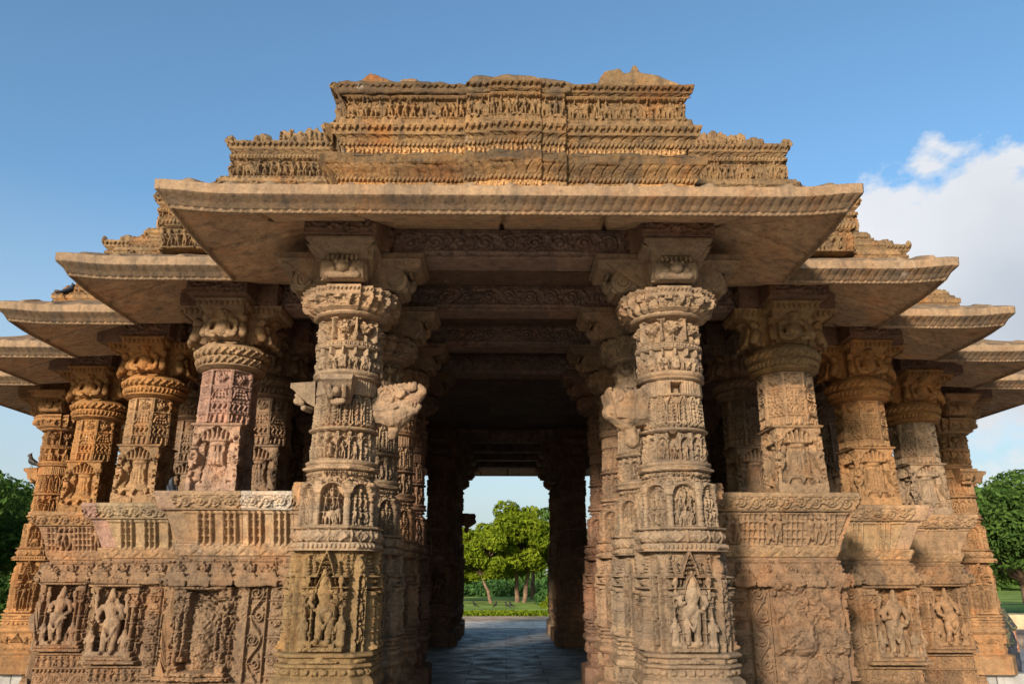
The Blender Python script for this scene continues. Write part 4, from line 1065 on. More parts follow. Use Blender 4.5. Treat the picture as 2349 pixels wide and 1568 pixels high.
def para_seg(name, x0, x1, m0, m1, Y, kind, color, parent, dx=.0095, cop=True, what='panel'):
    lo, hi = min(x0 - .6, x0 + .6 * m0), max(x1 + .6, x1 + .6 * m1)
    if what == 'coping':
        c = Cv(hi - lo, .17, .008, False, lo)
        if cop: scroll(c, .012, .155, lo, hi, .042); c.carve(.016, .03, .5)
        c.rough(.008, .05)
        B = [([(.30, 2.246), (.455, 2.236), (.465, 2.25)], None), ([(.468, 2.252), (.52, 2.415)], c), ([(.515, 2.432), (.50, 2.44), (.20, 2.43)], None), ([(.16, 2.42), (.2, 2.25)], None)]
    elif what == 'panel':
        c = rail_panel(kind, x0 - .0 + .3 * m0, x1 + .3 * m1, 1.89, 2.24); c.oy = 0; c.h = .36
        B = [([(.10, 1.885), (.285, 1.885)], None), ([(.29, 1.888), (.415, 2.236)], c), ([(.30, 2.238), (.12, 2.238)], None), ([(.05, 2.2), (.06, 1.92)], None)]
    else:
        c = Cv(hi - lo, .125, .008, False, lo); wavevine(c, .005, .12, lo, hi, .020); c.rough(.006, .05)
        B = [([(.0, 1.755), (.28, 1.755)], None), ([(.283, 1.758), (.325, 1.883)], c), ([(.30, 1.886), (.0, 1.886)], None)]
    return run(name, x0, x1, m0, m1, Y, B, dx, M_ST, parent, color, ripple=.003)
SLANT = {-3.16: -1, -4.76: -1, 4.76: 1}
def parapet(k, sg, x0, x1, m0, m1, Y, segs, vine_tint):
    """segs: (x0,x1, panel kind, panel tint, coping carved, coping tint, label)"""
    base = para_seg('parapet', x0, x1, m0, m1, Y, None, vine_tint, hall, what='vine')
    for i, (a, b, kind, pt, cop, ct, lab) in enumerate(segs):
        ma = m0 if a == x0 else SLANT.get(a, 0); mb = m1 if b == x1 else SLANT.get(b, 0)
        g = .002
        p = para_seg('panel', a + (g if not ma else 0), b, ma, mb, Y, kind, pt, base)
        q_ = para_seg('coping', a + (g if not ma else 0), b, ma, mb, Y, kind, ct, base, cop=cop, what='coping')
        if lab: q_['label'] = lab; p['label'] = lab.replace('coping', 'panel')
    return base
pe = .0
# left of the doorway: replaced slabs in several colours
xl = -XS[1]
segL = [(-3.354, -3.16, 'plain', TAN, False, (.38, .26, .185), None), (-3.16, -2.92, 'rods', (.42, .265, .15), True, TAN, None),
        (-2.92, -2.36, 'rods', (.46, .32, .20), True, (.60, .53, .45), 'pale newer coping slab with a broken carving'), (-2.36, -1.75, 'rods', (.37, .25, .165), True, TAN, None)]
parapet(1, -1, -3.354, -1.75, -1, 0, YS[1], segL, (.42, .285, .18))
segR = [(1.75, 3.354, 'figs', (.34, .225, .14), True, (.38, .255, .15), None)]
parapet(1, 1, 1.75, 3.354, 0, 1, YS[1], segR, (.37, .25, .15))
seg2L = [(-4.954, -4.76, 'plain', PINK, True, PINK, None), (-4.76, -4.15, 'rods', (.45, .315, .185), True, (.46, .34, .21), None), (-4.15, -3.354, 'rods', (.42, .235, .10), True, (.41, .22, .10), 'orange coping slab')]
pl2 = parapet(2, -1, -4.954, -3.354, -1, -1, YS[2], seg2L, (.43, .27, .155))
seg2R = [(3.354, 4.76, 'rods', (.46, .315, .18), True, (.42, .28, .165), None), (4.76, 4.954, 'plain', (.46, .30, .19), False, (.45, .295, .19), None)]
pr2 = parapet(2, 1, 3.354, 4.954, 1, 1, YS[2], seg2R, (.44, .28, .155))
pl3 = parapet(3, -1, -6.522, -4.954, -1, -1, YS[3], [(-6.522, -4.954, 'figs', (.40, .235, .135), True, (.40, .235, .12), None)], (.41, .245, .14))
pr3 = parapet(3, 1, 4.954, 6.522, 1, 1, YS[3], [(4.954, 6.522, 'rods', (.45, .295, .175), True, (.43, .28, .165), None)], (.43, .27, .15))
pl4 = parapet(4, -1, -7.90, -6.522, 0, -1, YS[4], [(-7.90, -6.522, 'figs', (.39, .23, .13), True, (.39, .225, .12), None)], (.40, .24, .14))
pr4 = parapet(4, 1, 6.522, 7.90, 1, 0, YS[4], [(6.522, 7.90, 'rods', (.42, .26, .15), True, (.42, .26, .15), None)], (.42, .26, .15))
# the other three fronts repeat the carved lengths
pR1 = [o for o in hall.children if o.name.startswith('parapet')]
for o in pR1: spread(o)

# ------------------------------------------------------------------ outer walls
def wall(k, x0, x1, m0, m1, Y, feats, tint, dx=.0068, rock=None):
    lo, hi = x0 + .3 * min(m0, 0) - .3, x1 + .3 * max(m1, 0) + .3
    c = Cv(hi - lo, 1.95, .0062, False, lo, G)
    # lower frieze and ledges along the foot
    n = int((hi - lo) / .085)
    for i in range(n): figure(c, lo + (i + .5) * .085, .28, .15, .03)
    c.box(lo, .25, hi, .28, .05); c.box(lo, .44, hi, .47, .05); teeth(c, .25, lo, hi, .06, .06, .03); teeth(c, .0, lo, hi, .1, .1, .03)
    scroll(c, .05, .2, lo, hi, .02)
    statues = []
    for f in feats:
        t = f[0]
        if t == 'scroll': vscroll(c, f[1], f[2], .3 if len(f) < 4 else f[3], 1.49, .042)
        elif t == 'pil':
            xm = (f[1] + f[2]) / 2; wd = f[2] - f[1]
            c.box(f[1], .3, f[2], 1.49, .03)
            for j in range(6):
                z = .34 + j * .19; c.box(f[1] - .01, z, f[2] + .01, z + .012, .07, .004); c.box(f[1] + .02, z + .03, f[2] - .02, z + .1, .05, .004); mask(c, xm, z + .13, wd * .25, .06)
                for q in (-1, 0, 1): c.dia(xm + q * wd * .28, z + .165, .018, .02, .06)
        elif t == 'deity':
            xm, wd = f[1], f[2]; z0 = .58
            c.cut(xm - wd * .55, .50, xm + wd * .55, 1.5, 0); c.cut(xm - wd * .44, z0, xm + wd * .44, 1.40, -.075)
            c.box(xm - wd * .58, z0 - .09, xm + wd * .58, z0 - .05, .13); c.box(xm - wd * .52, z0 - .05, xm + wd * .52, z0, .10)
            for sg in (-1, 1):
                pilaster(c, xm + sg * .40 * wd, z0, 1.40, .036, .085); pilaster(c, xm + sg * .29 * wd, z0 + .1, 1.38, .022, .06)
                for j in range(4): figure(c, xm + sg * .50 * wd, z0 + .02 + .2 * j, .19, .05)
            c.box(xm - wd * .50, 1.40, xm + wd * .50, 1.435, .125); c.box(xm - wd * .42, 1.435, xm + wd * .42, 1.49, .10); teeth(c, 1.49, xm - wd * .4, xm + wd * .4, .05, .04, .12)
            for j in range(16): leafy(c, xm + U(-.24, .24) * wd, U(1.2, 1.38), .03, 2, .04)
            if len(f) > 3: statues.append((xm, z0 + .02, f[3], f[4]))
        elif t == 'plain': pass
    c.a *= 1.25; c.carve(.022, .045, .6); c.rough(.016, .06); c.rough(.007, .015)
    for f in feats:
        if f[0] in ('ruin', 'rock'):
            j0, j1 = int((.02 - G) / c.dy), int((1.50 - G) / c.dy); i0, i1 = int((f[1] - lo) / c.dx), int((f[2] - lo) / c.dx); i0 = max(0, i0)
            sub = c.a[j0:j1, i0:i1]; nz = fbm(sub.shape[0], sub.shape[1], (.16 if f[0] == 'ruin' else .30) / c.dx, 6, False)
            if f[0] == 'ruin':
                gy, gx = np.mgrid[0:1:sub.shape[0] * 1j, -1:1:sub.shape[1] * 1j]
                body = .15 * np.exp(-(gx / .38) ** 2 - ((gy - .55) / .28) ** 2)
                n2 = np.abs(fbm(sub.shape[0], sub.shape[1], .07 / c.dx, 4, False) - .5) * 2
                sub = np.minimum(sub, .13) * .9 + body + .07 * (nz - .45) - .05 * (1 - n2) ** 4
            else:
                r = np.abs(nz - .5) * 2; gy = np.linspace(0, 1, sub.shape[0])[:, None]
                sub = .05 + .26 * (nz - .4) - .07 * (1 - r) ** 6 + .06 * np.floor(fbm(*sub.shape, .2 / c.dx, 3, False) * 6) / 3 + .05 * fbm(*sub.shape, .05 / c.dx, 4, False)
            c.a[j0:j1, i0:i1] = sub
    # cornice band
    cc = Cv(hi - lo, .30, .0062, False, lo); n = max(1, round((hi - lo) / .26)); d = (hi - lo) / n
    for i in range(n):
        x = lo + (i + .5) * d + U(-.02, .02)
        cc.box(x - .46 * d, .07, x + .46 * d, .092, .03); cc.box(x - .40 * d, .12, x + .40 * d, .142, .03); cc.box(x - .47 * d, .262, x + .47 * d, .285, .02)
        if i % 2: mask(cc, x, .19, .055, .03); leafy(cc, x, .20, .09, 8, .026)
        else: cc.ring(x, .19, .045, .014, .035); spire(cc, x, .12, .1, .16, .03); cc.box(x - .3 * d, .19, x - .2 * d, .25, .025); cc.box(x + .2 * d, .19, x + .3 * d, .25, .025)
    teeth(cc, .06, lo, hi, .055, .06, .022)
    for i in range(int((hi - lo) / .05)): leafy(cc, U(lo, hi), U(.1, .28), .03, 1, .022)
    cc.a *= 1.9; cc.carve(.03, .04, .35); cc.rough(.03, .08); cc.rough(.012, .02)
    B = [([(-.2, G + .005), (.36, G + .005)], None), ([(.36, G + .008), (.36, -.12), (.33, -.1), (.30, .02), (.265, .04), (.255, .25), (.25, 1.49)], c), ([(.26, 1.495), (.40, 1.50), (.40, 1.52), (.325, 1.56), (.30, 1.64), (.27, 1.74)], cc), ([(.29, 1.752), (-.2, 1.752)], None)]
    # the canvas spans the whole face: rebuild its vertical mapping along the profile
    pts = B[1][0]; tot = sum(math.hypot(b[0] - a[0], b[1] - a[1]) for a, b in zip(pts, pts[1:]))
    acc = 0; ls, zs_ = [0], [pts[0][1]]
    for a, b in zip(pts, pts[1:]): acc += math.hypot(b[0] - a[0], b[1] - a[1]); ls.append(acc / tot); zs_.append(b[1])
    samp = c.sample
    c2 = type('M', (), {})(); c2.h = 1.; c2.oy = 0.
    c2.sample = lambda x, y: samp(x, np.interp(y, ls, zs_))
    B[1] = (pts, c2)
    o = run('wall', x0, x1, m0, m1, Y, B, dx, M_ST, hall, tuple(.82 * v for v in tint))
    for (xm, z0, ps, ct) in statues: deity(.78, ps, M_ST, o, tuple(.86 * v for v in ct), (xm, Y - .30, z0))
    return o
W1L = wall(1, -3.354, -1.75, -1, 0, YS[1], [('deity', -3.28, .62), ('ruin', -3.64, -2.93), ('scroll', -2.80, -2.60), ('pil', -2.57, -2.40), ('scroll', -2.37, -2.16)], (.35, .235, .15))
W1R = wall(1, 1.75, 3.354, 0, 1, YS[1], [('scroll', 2.10, 2.34), ('pil', 2.38, 2.60), ('scroll', 2.64, 2.84), ('rock', 2.87, 3.64)], (.36, .235, .15))
W2L = wall(2, -4.954, -3.354, -1, -1, YS[2], [('deity', -5.0, .72, 0, (.37, .25, .165)), ('pil', -4.55, -4.40), ('scroll', -4.36, -4.1), ('scroll', -4.0, -3.7)], (.35, .225, .14))
W2R = wall(2, 3.354, 4.954, 1, 1, YS[2], [('pil', 3.70, 3.95), ('scroll', 3.98, 4.22), ('scroll', 4.27, 4.5), ('deity', 4.93, .72, 1, (.36, .25, .16))], (.38, .245, .145))
W3L = wall(3, -6.522, -4.954, -1, -1, YS[3], [('deity', -6.50, .72, 1, (.38, .25, .165)), ('scroll', -6.0, -5.75)], (.37, .225, .135))
W3R = wall(3, 4.954, 6.522, 1, 1, YS[3], [('scroll', 5.9, 6.1), ('deity', 6.48, .72, 0, (.41, .245, .135))], (.41, .25, .14))
W4L = wall(4, -7.9, -6.522, 0, -1, YS[4], [('deity', -7.4, .7)], (.38, .235, .14), .012)
W4R = wall(4, 6.522, 7.9, 1, 0, YS[4], [('deity', 7.4, .7)], (.40, .245, .145), .012)
for o in (W1L, W1R, W2L, W2R, W3L, W3R, W4L, W4R): spread(o)
M1 = [('panel',)]

# ------------------------------------------------------------------ roof
def roof_canv(xa, xb, big=True):
    w_ = xb - xa; D = {}; r = .006 if big else .0085
    c = D['fri0'] = Cv(w_, .12, r, False, xa); scroll(c, .01, .11, xa, xb, .03)
    c = D['roll'] = Cv(w_, .15, r, False, xa); n = int(w_ / .11)
    for k in range(n):
        x = xa + (k + .5) * w_ / n; sg = -1 if x < .07 else 1
        c.put(x - .1, 0, x + .1, .15, lambda X, Y: np.where(abs(X - x - sg * (.35 * (Y - .06) + 3 * (Y - .06) ** 2)) < .007, -.012, np.nan) + 0 * X, 'set')
    c = D['slab'] = Cv(w_, .16, r, False, xa); c.rough(.09, .25, 5); c.rough(.03, .05)
    c = D['crest'] = Cv(w_, .16, r, False, xa); c.rough(.05, .3, 5)
    c = D['rope'] = Cv(w_, .05, r, False, xa); n = int(w_ / .045)
    for k in range(n): c.cap(xa + k * w_ / n, .005, xa + (k + .7) * w_ / n, .045, .012, .012, .016)
    c = D['latt'] = Cv(w_, .12, r, False, xa); lattice(c, .015, .105, xa, xb, .04); c.box(xa, 0, xb, .014, .05); c.box(xa, .106, xb, .12, .05)
    c = D['teeth'] = Cv(w_, .12, r, False, xa); teeth(c, .105, xa, xb, .068, .075, .026); c.box(xa, .104, xb, .12, .03)
    n = int(w_ / .0425)
    for k in range(n): c.cap(xa + k * .0425, .09, xa + k * .0425, .08, .009, .009, .03)
    c = D['med'] = Cv(w_, .16, r, False, xa); n = max(1, int(w_ / .42))
    for k in range(n):
        x = xa + (k + .5) * w_ / n; c.ring(x, .075, .04, .022, .07); c.cap(x, .12, x, .15, .02, .012, .06); c.ell(x - .07, .03, .05, .03, .05); c.ell(x + .07, .03, .05, .03, .05)
    c.rough(.01)
    c = D['fri'] = Cv(w_, .29, r, False, xa); c.box(xa, 0, xb, .022, .055); c.box(xa, .268, xb, .29, .055)
    n = max(1, round(w_ / .085)); d = w_ / n; k = 0
    while k < n:
        x = xa + (k + .5) * d
        if rng.random() < .12: beast(c, x + d * .5, .025, .21, 1 if rng.random() < .5 else -1, .05); k += 2
        else: figure(c, x, .022, .225 + U(-.02, .015), .05); k += 1
        if rng.random() < .2: rod(c, xa + k * d, .02, .27, .012, .05, 3)
    for j in range(int(w_ / .03)): leafy(c, U(xa, xb), U(.19, .26), .022, 1, .04)
    for k_, c in D.items():
        if k_ not in ('slab', 'crest', 'roll'): c.a *= 1.3
        if k_ in ('fri', 'fri0', 'med'): c.carve(.025, .04, .7)
        if k_ != 'slab': c.rough(.018, .06)
    return D
def roof0(x0, x1, m0, m1, Y, big, name='roof_block', tint=(.42, .26, .125)):
    D = roof_canv(x0 - .8, x1 + .8, big)
    def bh(x, z):
        xx = np.abs(x - .06); k = .045 * (xx < .53) + .035 * (xx < .27)
        if 5.5 < z < 5.82: k = k + .012 * np.sin(x * 7) * np.sin(x * 2.3 + 1) 
        return k if big else 0 * x
    B = [([(-1.4, 5.2), (.24, 5.2), (.245, 5.345)], None), ([(.25, 5.35), (.25, 5.47)], D['fri0'], 1), ([(.262, 5.474), (.28, 5.495), (.265, 5.51)], D['rope']), ([(.27, 5.512), (.30, 5.55), (.345, 5.59), (.365, 5.62)], D['roll']),
         ([(.375, 5.625), (.38, 5.72), (.33, 5.765)], D['slab'], 2), ([(.25, 5.775), (.235, 5.78)], None), ([(.20, 5.782), (.20, 5.885)], D['latt'], 1), ([(.26, 5.89), (.275, 5.905), (.262, 5.925)], D['rope']),
         ([(.268, 5.93), (.285, 5.965), (.31, 5.985)], D['roll']), ([(.325, 5.988), (.345, 6.085)], D['teeth']), ([(.352, 6.09), (.352, 6.105)], None), ([(.345, 6.11), (.285, 6.135), (.27, 6.19)], D['med']),
         ([(.255, 6.195), (.262, 6.205)], None), ([(.215, 6.21), (.215, 6.48)], D['fri']), ([(.27, 6.483), (.275, 6.492), (.25, 6.50)], None), ([(.25, 6.502), (.28, 6.525)], D['roll'], 2), ([(.29, 6.53), (.305, 6.60)], D['teeth'], 2),
         ([(.312, 6.605), (.312, 6.622), (.28, 6.64), (-.4, 6.66)], D['crest'], 2), ([(-1.4, 6.62), (-1.4, 5.3)], None)]
    return run(name, x0, x1, m0, m1, Y, B, (.0068 if big else .012), [M_ROOF, M_PALE, M_DARK], hall, tint, eoff=bh, ripple=.006)
rb = roof0(-XS[0] + .07, XS[0] + .07, -1, 1, 0., True)
# broken stones along the crest
def rock(name, loc, size, parent, tint, n=9, flat=.6):
    cs = []
    for k in range(n):
        p = np.array([U(-1, 1), U(-.6, .6), U(-.2, .5)]) * size; p2 = p + np.array([U(-.5, .5), U(-.3, .3), U(-.15, .15)]) * size
        r = U(.3, .5) * size[2] * 1.2; cs.append((p, p2, r, r * U(.5, 1)))
    V, Q = capsules(cs, 7); V2, Q2 = boxq(-size[0], -size[1], -size[2] * .7, size[0], size[1], size[2] * .35)
    o = fuse(name, *join((V, Q), (V2, Q2)), .022, M_ROOF, parent, tint, noise=.012, cell=.12); o.location = loc; return o
def profile_stone(name, pts, y0, y1, parent, tint):
    """a broken slab: jagged silhouette, real depth, eroded surface"""
    n = len(pts); V = [(x, y0, z) for x, z in pts] + [(x * 1. + .01, y1, z) for x, z in pts]
    me_v = np.array(V); parts = []
    for i in range(n - 1):
        (xa, za), (xb, zb) = pts[i], pts[i + 1]; zb0 = 6.50
        v = np.array([(xa, y0, zb0), (xb, y0, zb0), (xb, y1, zb0), (xa, y1, zb0), (xa, y0, za), (xb, y0, zb), (xb, y1, zb - .03), (xa, y1, za - .03)])
        parts.append((v, np.array([(0, 3, 2, 1), (4, 5, 6, 7), (0, 1, 5, 4), (1, 2, 6, 5), (2, 3, 7, 6), (3, 0, 4, 7)])))
    o = fuse(name, *join(*parts), .018, M_ROOF, parent, tint, noise=.006, cell=.07); return o
profile_stone('broken_stone', [(-1.74, 6.70), (-1.66, 6.76), (-1.60, 6.84), (-1.55, 6.90), (-1.47, 6.87), (-1.36, 6.80), (-1.24, 6.76)], -.12, .25, rb, (.40, .21, .085))
profile_stone('broken_stone', [(-1.24, 6.76), (-1.20, 6.83), (-1.10, 6.845), (-1.02, 6.83), (-.98, 6.74)], -.1, .2, rb, (.46, .32, .19))
profile_stone('broken_stone', [(.98, 6.70), (.985, 6.85), (1.05, 6.90), (1.22, 6.95), (1.26, 6.88), (1.33, 6.90), (1.36, 6.99), (1.41, 6.98), (1.46, 6.89), (1.62, 6.87), (1.76, 6.80), (1.90, 6.72)], -.15, .35, rb, (.38, .245, .125))
profile_stone('broken_stone', [(-.48, 6.62), (-.40, 6.70), (-.30, 6.715), (-.18, 6.70), (-.02, 6.735), (.14, 6.73), (.30, 6.69), (.50, 6.67), (.66, 6.62)], -.34, .1, rb, (.30, .20, .11))
profile_stone('broken_stone', [(-.46, 6.60), (-.9, 6.645), (-1.35, 6.635), (-1.75, 6.66), (-1.84, 6.60)][::-1], -.315, .05, rb, (.27, .17, .09))
def roofK(k, x0, x1, m0, m1, Y):
    D = roof_canv(x0 - 1, x1 + 1, k < 3)
    B = [([(-1.5, 5.2), (.70, 5.2)], None), ([(.70, 5.205), (.70, 5.50)], D['fri']), ([(.74, 5.51), (.76, 5.55), (.74, 5.59)], D['rope']), ([(.70, 5.60), (.66, 5.72)], D['fri0']), ([(.70, 5.725), (.70, 5.78), (.62, 5.80)], D['teeth']),
         ([(.60, 5.81), (.58, 5.90)], D['med']), ([(.60, 5.905), (.59, 5.95), (.50, 5.98)], D['teeth']), ([(.48, 5.985), (.45, 6.10)], D['fri0']), ([(.47, 6.105), (.46, 6.15), (.38, 6.17)], D['teeth']),
         ([(.34, 6.18), (.30, 6.29)], D['med']), ([(.33, 6.295), (.33, 6.34), (.26, 6.36)], D['teeth']), ([(.24, 6.365), (.22, 6.40)], None), ([(.19, 6.405), (.19, 6.69)], D['fri']),
         ([(.22, 6.695), (.235, 6.72), (.20, 6.74), (.18, 6.75)], D['rope']), ([(.20, 6.755), (.24, 6.80)], D['roll']), ([(.25, 6.805), (.265, 6.895)], D['teeth']), ([(.272, 6.90), (.27, 6.92), (.10, 6.96)], D['med']), ([(.05, 6.98), (-.3, 7.08), (-1.5, 7.2)], D['slab']), ([(-1.5, 7.1), (-1.5, 5.4)], None)]
    o = run('roof_block', x0, x1, m0, m1, Y, B, .0085, M_ROOF, hall, (.43, .275, .14), ripple=.006)
    return o
rks = {}
for (k, sg, x0, x1, m0, m1, Y) in RUNS[1:]:
    if k < 4: rks[(k, sg)] = roofK(k, x0, x1, m0, m1, Y)
# crowning row of niches set back over each wing
def crest(x0, x1, Y, parent):
    c = Cv(x1 - x0 + .2, .30, .009, False, x0 - .1); n = int((x1 - x0) / .13)
    for i in range(n + 1):
        x = x0 + i * (x1 - x0) / n; rod(c, x, 0, .26, .017, .05, 3)
        if i < n: figure(c, x + (x1 - x0) / n / 2, .01, .2, .05)
    c.box(x0 - .1, 0, x1 + .1, .02, .06); c.rough(.02)
    o = run('niche_row', x0, x1, 0, 0, Y, [([(-.5, 6.9), (.1, 6.9), (.1, 6.935)], None), ([(.08, 6.94), (.06, 7.20)], c), ([(.05, 7.21), (-.5, 7.16)], None)], .0095, M_ROOF, parent, (.42, .27, .14), ripple=.006)
    me = o.data; co = np.empty(len(me.vertices) * 3, np.float32); me.vertices.foreach_get('co', co); co = co.reshape(-1, 3)
    t = (co[:, 0] - x0) / (x1 - x0); h = np.clip((co[:, 2] - 6.93) / .27, 0, 1)
    co[:, 2] += h * (.05 * np.sin(t * math.pi) - .05 + .02 * np.sin(t * 60) + .02 * np.sign(np.sin(t * 21))); me.vertices.foreach_set('co', co.ravel()); me.update(); return o
crest(-3.02, -1.95, YS[1], rks[(1, -1)]); crest(1.95, 3.12, YS[1], rks[(1, 1)])
rock('broken_stone', (-2.08, 1.3, 7.08), (.13, .2, .10), rks[(1, -1)], (.36, .24, .12))
r4a = roof0(-XS[4], -XS[3], -1, -1, YS[4], False); r4b = roof0(XS[3], XS[4], 1, 1, YS[4], False)
for o in [rb, r4a, r4b] + list(rks.values()): spread(o)

# ------------------------------------------------------------------ vegetation
def leaf_mat(name, c1, c2, tr=.35):
    m = bpy.data.materials.new(name); m.use_nodes = True; t = m.node_tree; t.nodes.clear(); o = N(t, 'ShaderNodeOutputMaterial')
    g = N(t, 'ShaderNodeNewGeometry'); n = N(t, 'ShaderNodeTexNoise'); n.inputs['Scale'].default_value = .9; n.inputs['Detail'].default_value = 4; L(t, g.outputs['Position'], n.inputs['Vector'])
    f = math_(t, 'ADD', math_(t, 'MULTIPLY', n.outputs['Fac'], .7), math_(t, 'MULTIPLY', g.outputs['Random Per Island'], .35))
    col = ramp(t, f, ((.3, c1), (.75, c2)))
    d = N(t, 'ShaderNodeBsdfDiffuse'); tl_ = N(t, 'ShaderNodeBsdfTranslucent'); ms = N(t, 'ShaderNodeMixShader'); ms.inputs[0].default_value = tr
    L(t, col, d.inputs[0]); L(t, col, tl_.inputs[0]); L(t, d.outputs[0], ms.inputs[1]); L(t, tl_.outputs[0], ms.inputs[2]); L(t, ms.outputs[0], o.inputs[0]); return m
M_LF = leaf_mat('yellow_green_foliage', (.075, .11, .008), (.21, .25, .018)); M_LD = leaf_mat('deep_foliage', (.03, .065, .014), (.10, .16, .035)); M_LB = leaf_mat('bush_foliage', (.03, .075, .02), (.08, .16, .045))  # leaf colours: yellow-green, dark green and bush green
M_BARK = plain('bark', (.15, .095, .06), .95, .4, 5, .1, .03, 14)
def leaves(pts, dirs, size):
    n = len(pts); a = rng.normal(0, 1, (n, 3)); nr = dirs * .8 + rng.normal(0, .6, (n, 3)) + np.array([0, 0, .35]); nr /= np.linalg.norm(nr, axis=1)[:, None]
    u = np.cross(nr, a); u /= np.linalg.norm(u, axis=1)[:, None]; v = np.cross(nr, u); s = (size * rng.uniform(.45, 1.5, n))[:, None]
    b = pts; P = np.stack([b - u * s * 1.1, b - v * s * .5 + nr * s * .12, b + u * s * 1.1 - nr * s * .2, b + v * s * .5 + nr * s * .12], 1)
    return P.reshape(-1, 3), np.arange(4 * n).reshape(n, 4)
def tube(p, r, seg=8):
    p = np.array(p, float); r = np.array(r, float); V = []; an = np.arange(seg) / seg * 2 * math.pi
    for i in range(len(p)):
        d = p[min(i + 1, len(p) - 1)] - p[max(i - 1, 0)]; d /= np.linalg.norm(d) + 1e-9
        a = np.cross(d, [0, 1, .1]); a /= np.linalg.norm(a); b = np.cross(d, a); V.append(p[i] + r[i] * (np.cos(an)[:, None] * a + np.sin(an)[:, None] * b))
    m = len(p); idx = np.arange(m * seg).reshape(m, seg); nx = np.roll(idx, -1, 1)
    return np.concatenate(V), np.stack([idx[:-1], nx[:-1], nx[1:], idx[1:]], -1).reshape(-1, 4)
def limb(p0, p1, r0_, r1_, k=6, wob=.08):
    p0, p1 = np.array(p0, float), np.array(p1, float); l = np.linalg.norm(p1 - p0); t = np.linspace(0, 1, k)
    p = p0 + (p1 - p0) * t[:, None] + rng.normal(0, wob * l, (k, 3)) * (np.sin(t * math.pi))[:, None] * .5; p[:, 2] += .08 * l * np.sin(t * math.pi)
    return tube(p, r0_ + (r1_ - r0_) * t)
def tree(loc, H, W, mat, label, group, lean=0., nclump=34, nleaf=420, size=.13, trunk=.30, kind='tree', stems=1, low=.32):
    root = bpy.data.objects.new(kind, None); LINK(root); root.location = loc; link_props(root, label, kind.replace('_', ' '), group)
    tb = []; th = H * low; tops = []
    for s_ in range(stems):
        b = np.array([(s_ - (stems - 1) / 2) * .5, U(-.1, .1), 0]); tp = b + np.array([lean * th + (s_ - (stems - 1) / 2) * .4, U(-.2, .2), th]); tb.append(limb(b, tp, trunk * H / 12 + .04, trunk * H / 16, 7, .05)); tops.append(tp)
    P, Dn = [], []; cz = H * .63
    for k in range(nclump):
        v = rng.normal(0, 1, 3); v /= np.linalg.norm(v); v[2] = v[2] * .9 + .1
        rr = U(.45, 1.) ** .6; c = np.array([lean * th, 0, cz]) + v * np.array([W * .5, W * .5, H * .36]) * rr * U(.85, 1.12)
        if c[2] < H * .27: c[2] = H * U(.27, .42)
        R = U(.07, .165) * W
        tb.append(limb(tops[k % stems], c, trunk * H / 40, .015, 6, .1))
        n = int(nleaf * (R / (.15 * W)) ** 2); d = rng.normal(0, 1, (n, 3)); d /= np.linalg.norm(d, axis=1)[:, None]
        q = rng.uniform(.35, 1, n) ** .5; P.append(c + d * (q * R)[:, None] * np.array([1.15, 1.15, .8])); Dn.append(d)
    mk('trunk', *join(*tb), M_BARK, root)
    V, Q = leaves(np.concatenate(P), np.concatenate(Dn), size); mk('crown', V, Q, mat, root, smooth=False)
    return root
def bush(loc, W, D_, H, mat, label, group, n=2500, size=.12, kind='bush'):
    d = rng.normal(0, 1, (n, 3)); d /= np.linalg.norm(d, axis=1)[:, None]; d[:, 2] = abs(d[:, 2]); lump = 1 + .18 * np.sin(d[:, 0] * 9 + loc[0]) * np.sin(d[:, 2] * 7) + rng.uniform(-.25, .1, n)
    P = d * lump[:, None] * np.array([W / 2, D_ / 2, H]); V, Q = leaves(P, d, size)
    root = bpy.data.objects.new(kind, None); LINK(root); root.location = loc; link_props(root, label, kind.replace('_', ' '), group)
    mk('foliage', V, Q, mat, root, smooth=False); mk('stem', *join(*[limb((U(-.2, .2) * W, 0, 0), (U(-.35, .35) * W, U(-.3, .3) * D_, H * U(.5, .8)), .03, .01, 4) for _ in range(7)]), M_BARK, root); return root
gT = 'trees on the lawn beyond the hall'
tree((1.15, 52, G), 6.7, 6.2, M_LF, 'tallest broad yellow-green tree on the lawn, framed by the doorway', gT, .05, 78, 560, .14, .26, stems=2, low=.36)
tree((-1.0, 50, G), 5.1, 4.9, M_LF, 'smaller leaning yellow-green tree left of the tallest tree in the doorway', gT, -.38, 56, 500, .14, .22, stems=1, low=.36)
tree((-3.4, 55, G), 4.6, 3.6, M_LF, 'low yellow-green tree partly behind the left doorway column', gT, .1, 26, 420, .14)
tree((2.3, 60, G), 7.2, 5.6, M_LD, 'dark green tree rising behind the tallest doorway tree', gT, .0, 34, 480, .17)
tree((5.4, 57, G), 6.0, 4.6, M_LD, 'green tree right of the doorway trees, cut by the right column', gT, .0, 28, 420, .16)
tree((-6.2, 50, G), 6.4, 4.4, M_LF, 'yellow-green tree seen in the gap left of the far left column', gT, .0, 24, 380, .15)
tree((7.4, 47, G), 6.2, 4.0, M_LF, 'yellow-green tree seen in the gap right of the far right column', gT, .0, 24, 380, .15)
gL = 'large trees beside the hall'
tree((-19.6, 20.5, G), 5.6, 6.4, M_LD, 'spreading dark green tree at the left edge, behind the perched bird', gL, .0, 80, 640, .095, .5)
tree((-21.5, 26.5, G), 5.6, 6.6, M_LD, 'lower shaded tree further back at the left edge', gL, .0, 34, 520, .11, .5)
tree((20.8, 24.5, G), 5.5, 6.6, M_LD, 'big dark green tree with a thick trunk at the right edge', gL, -.05, 95, 640, .10, .62)
tree((25.2, 31.0, G), 6.3, 8.0, M_LD, 'dense tree further back at the right edge', gL, .0, 40, 520, .13, .6)
gB = 'shrubs on the lawn'
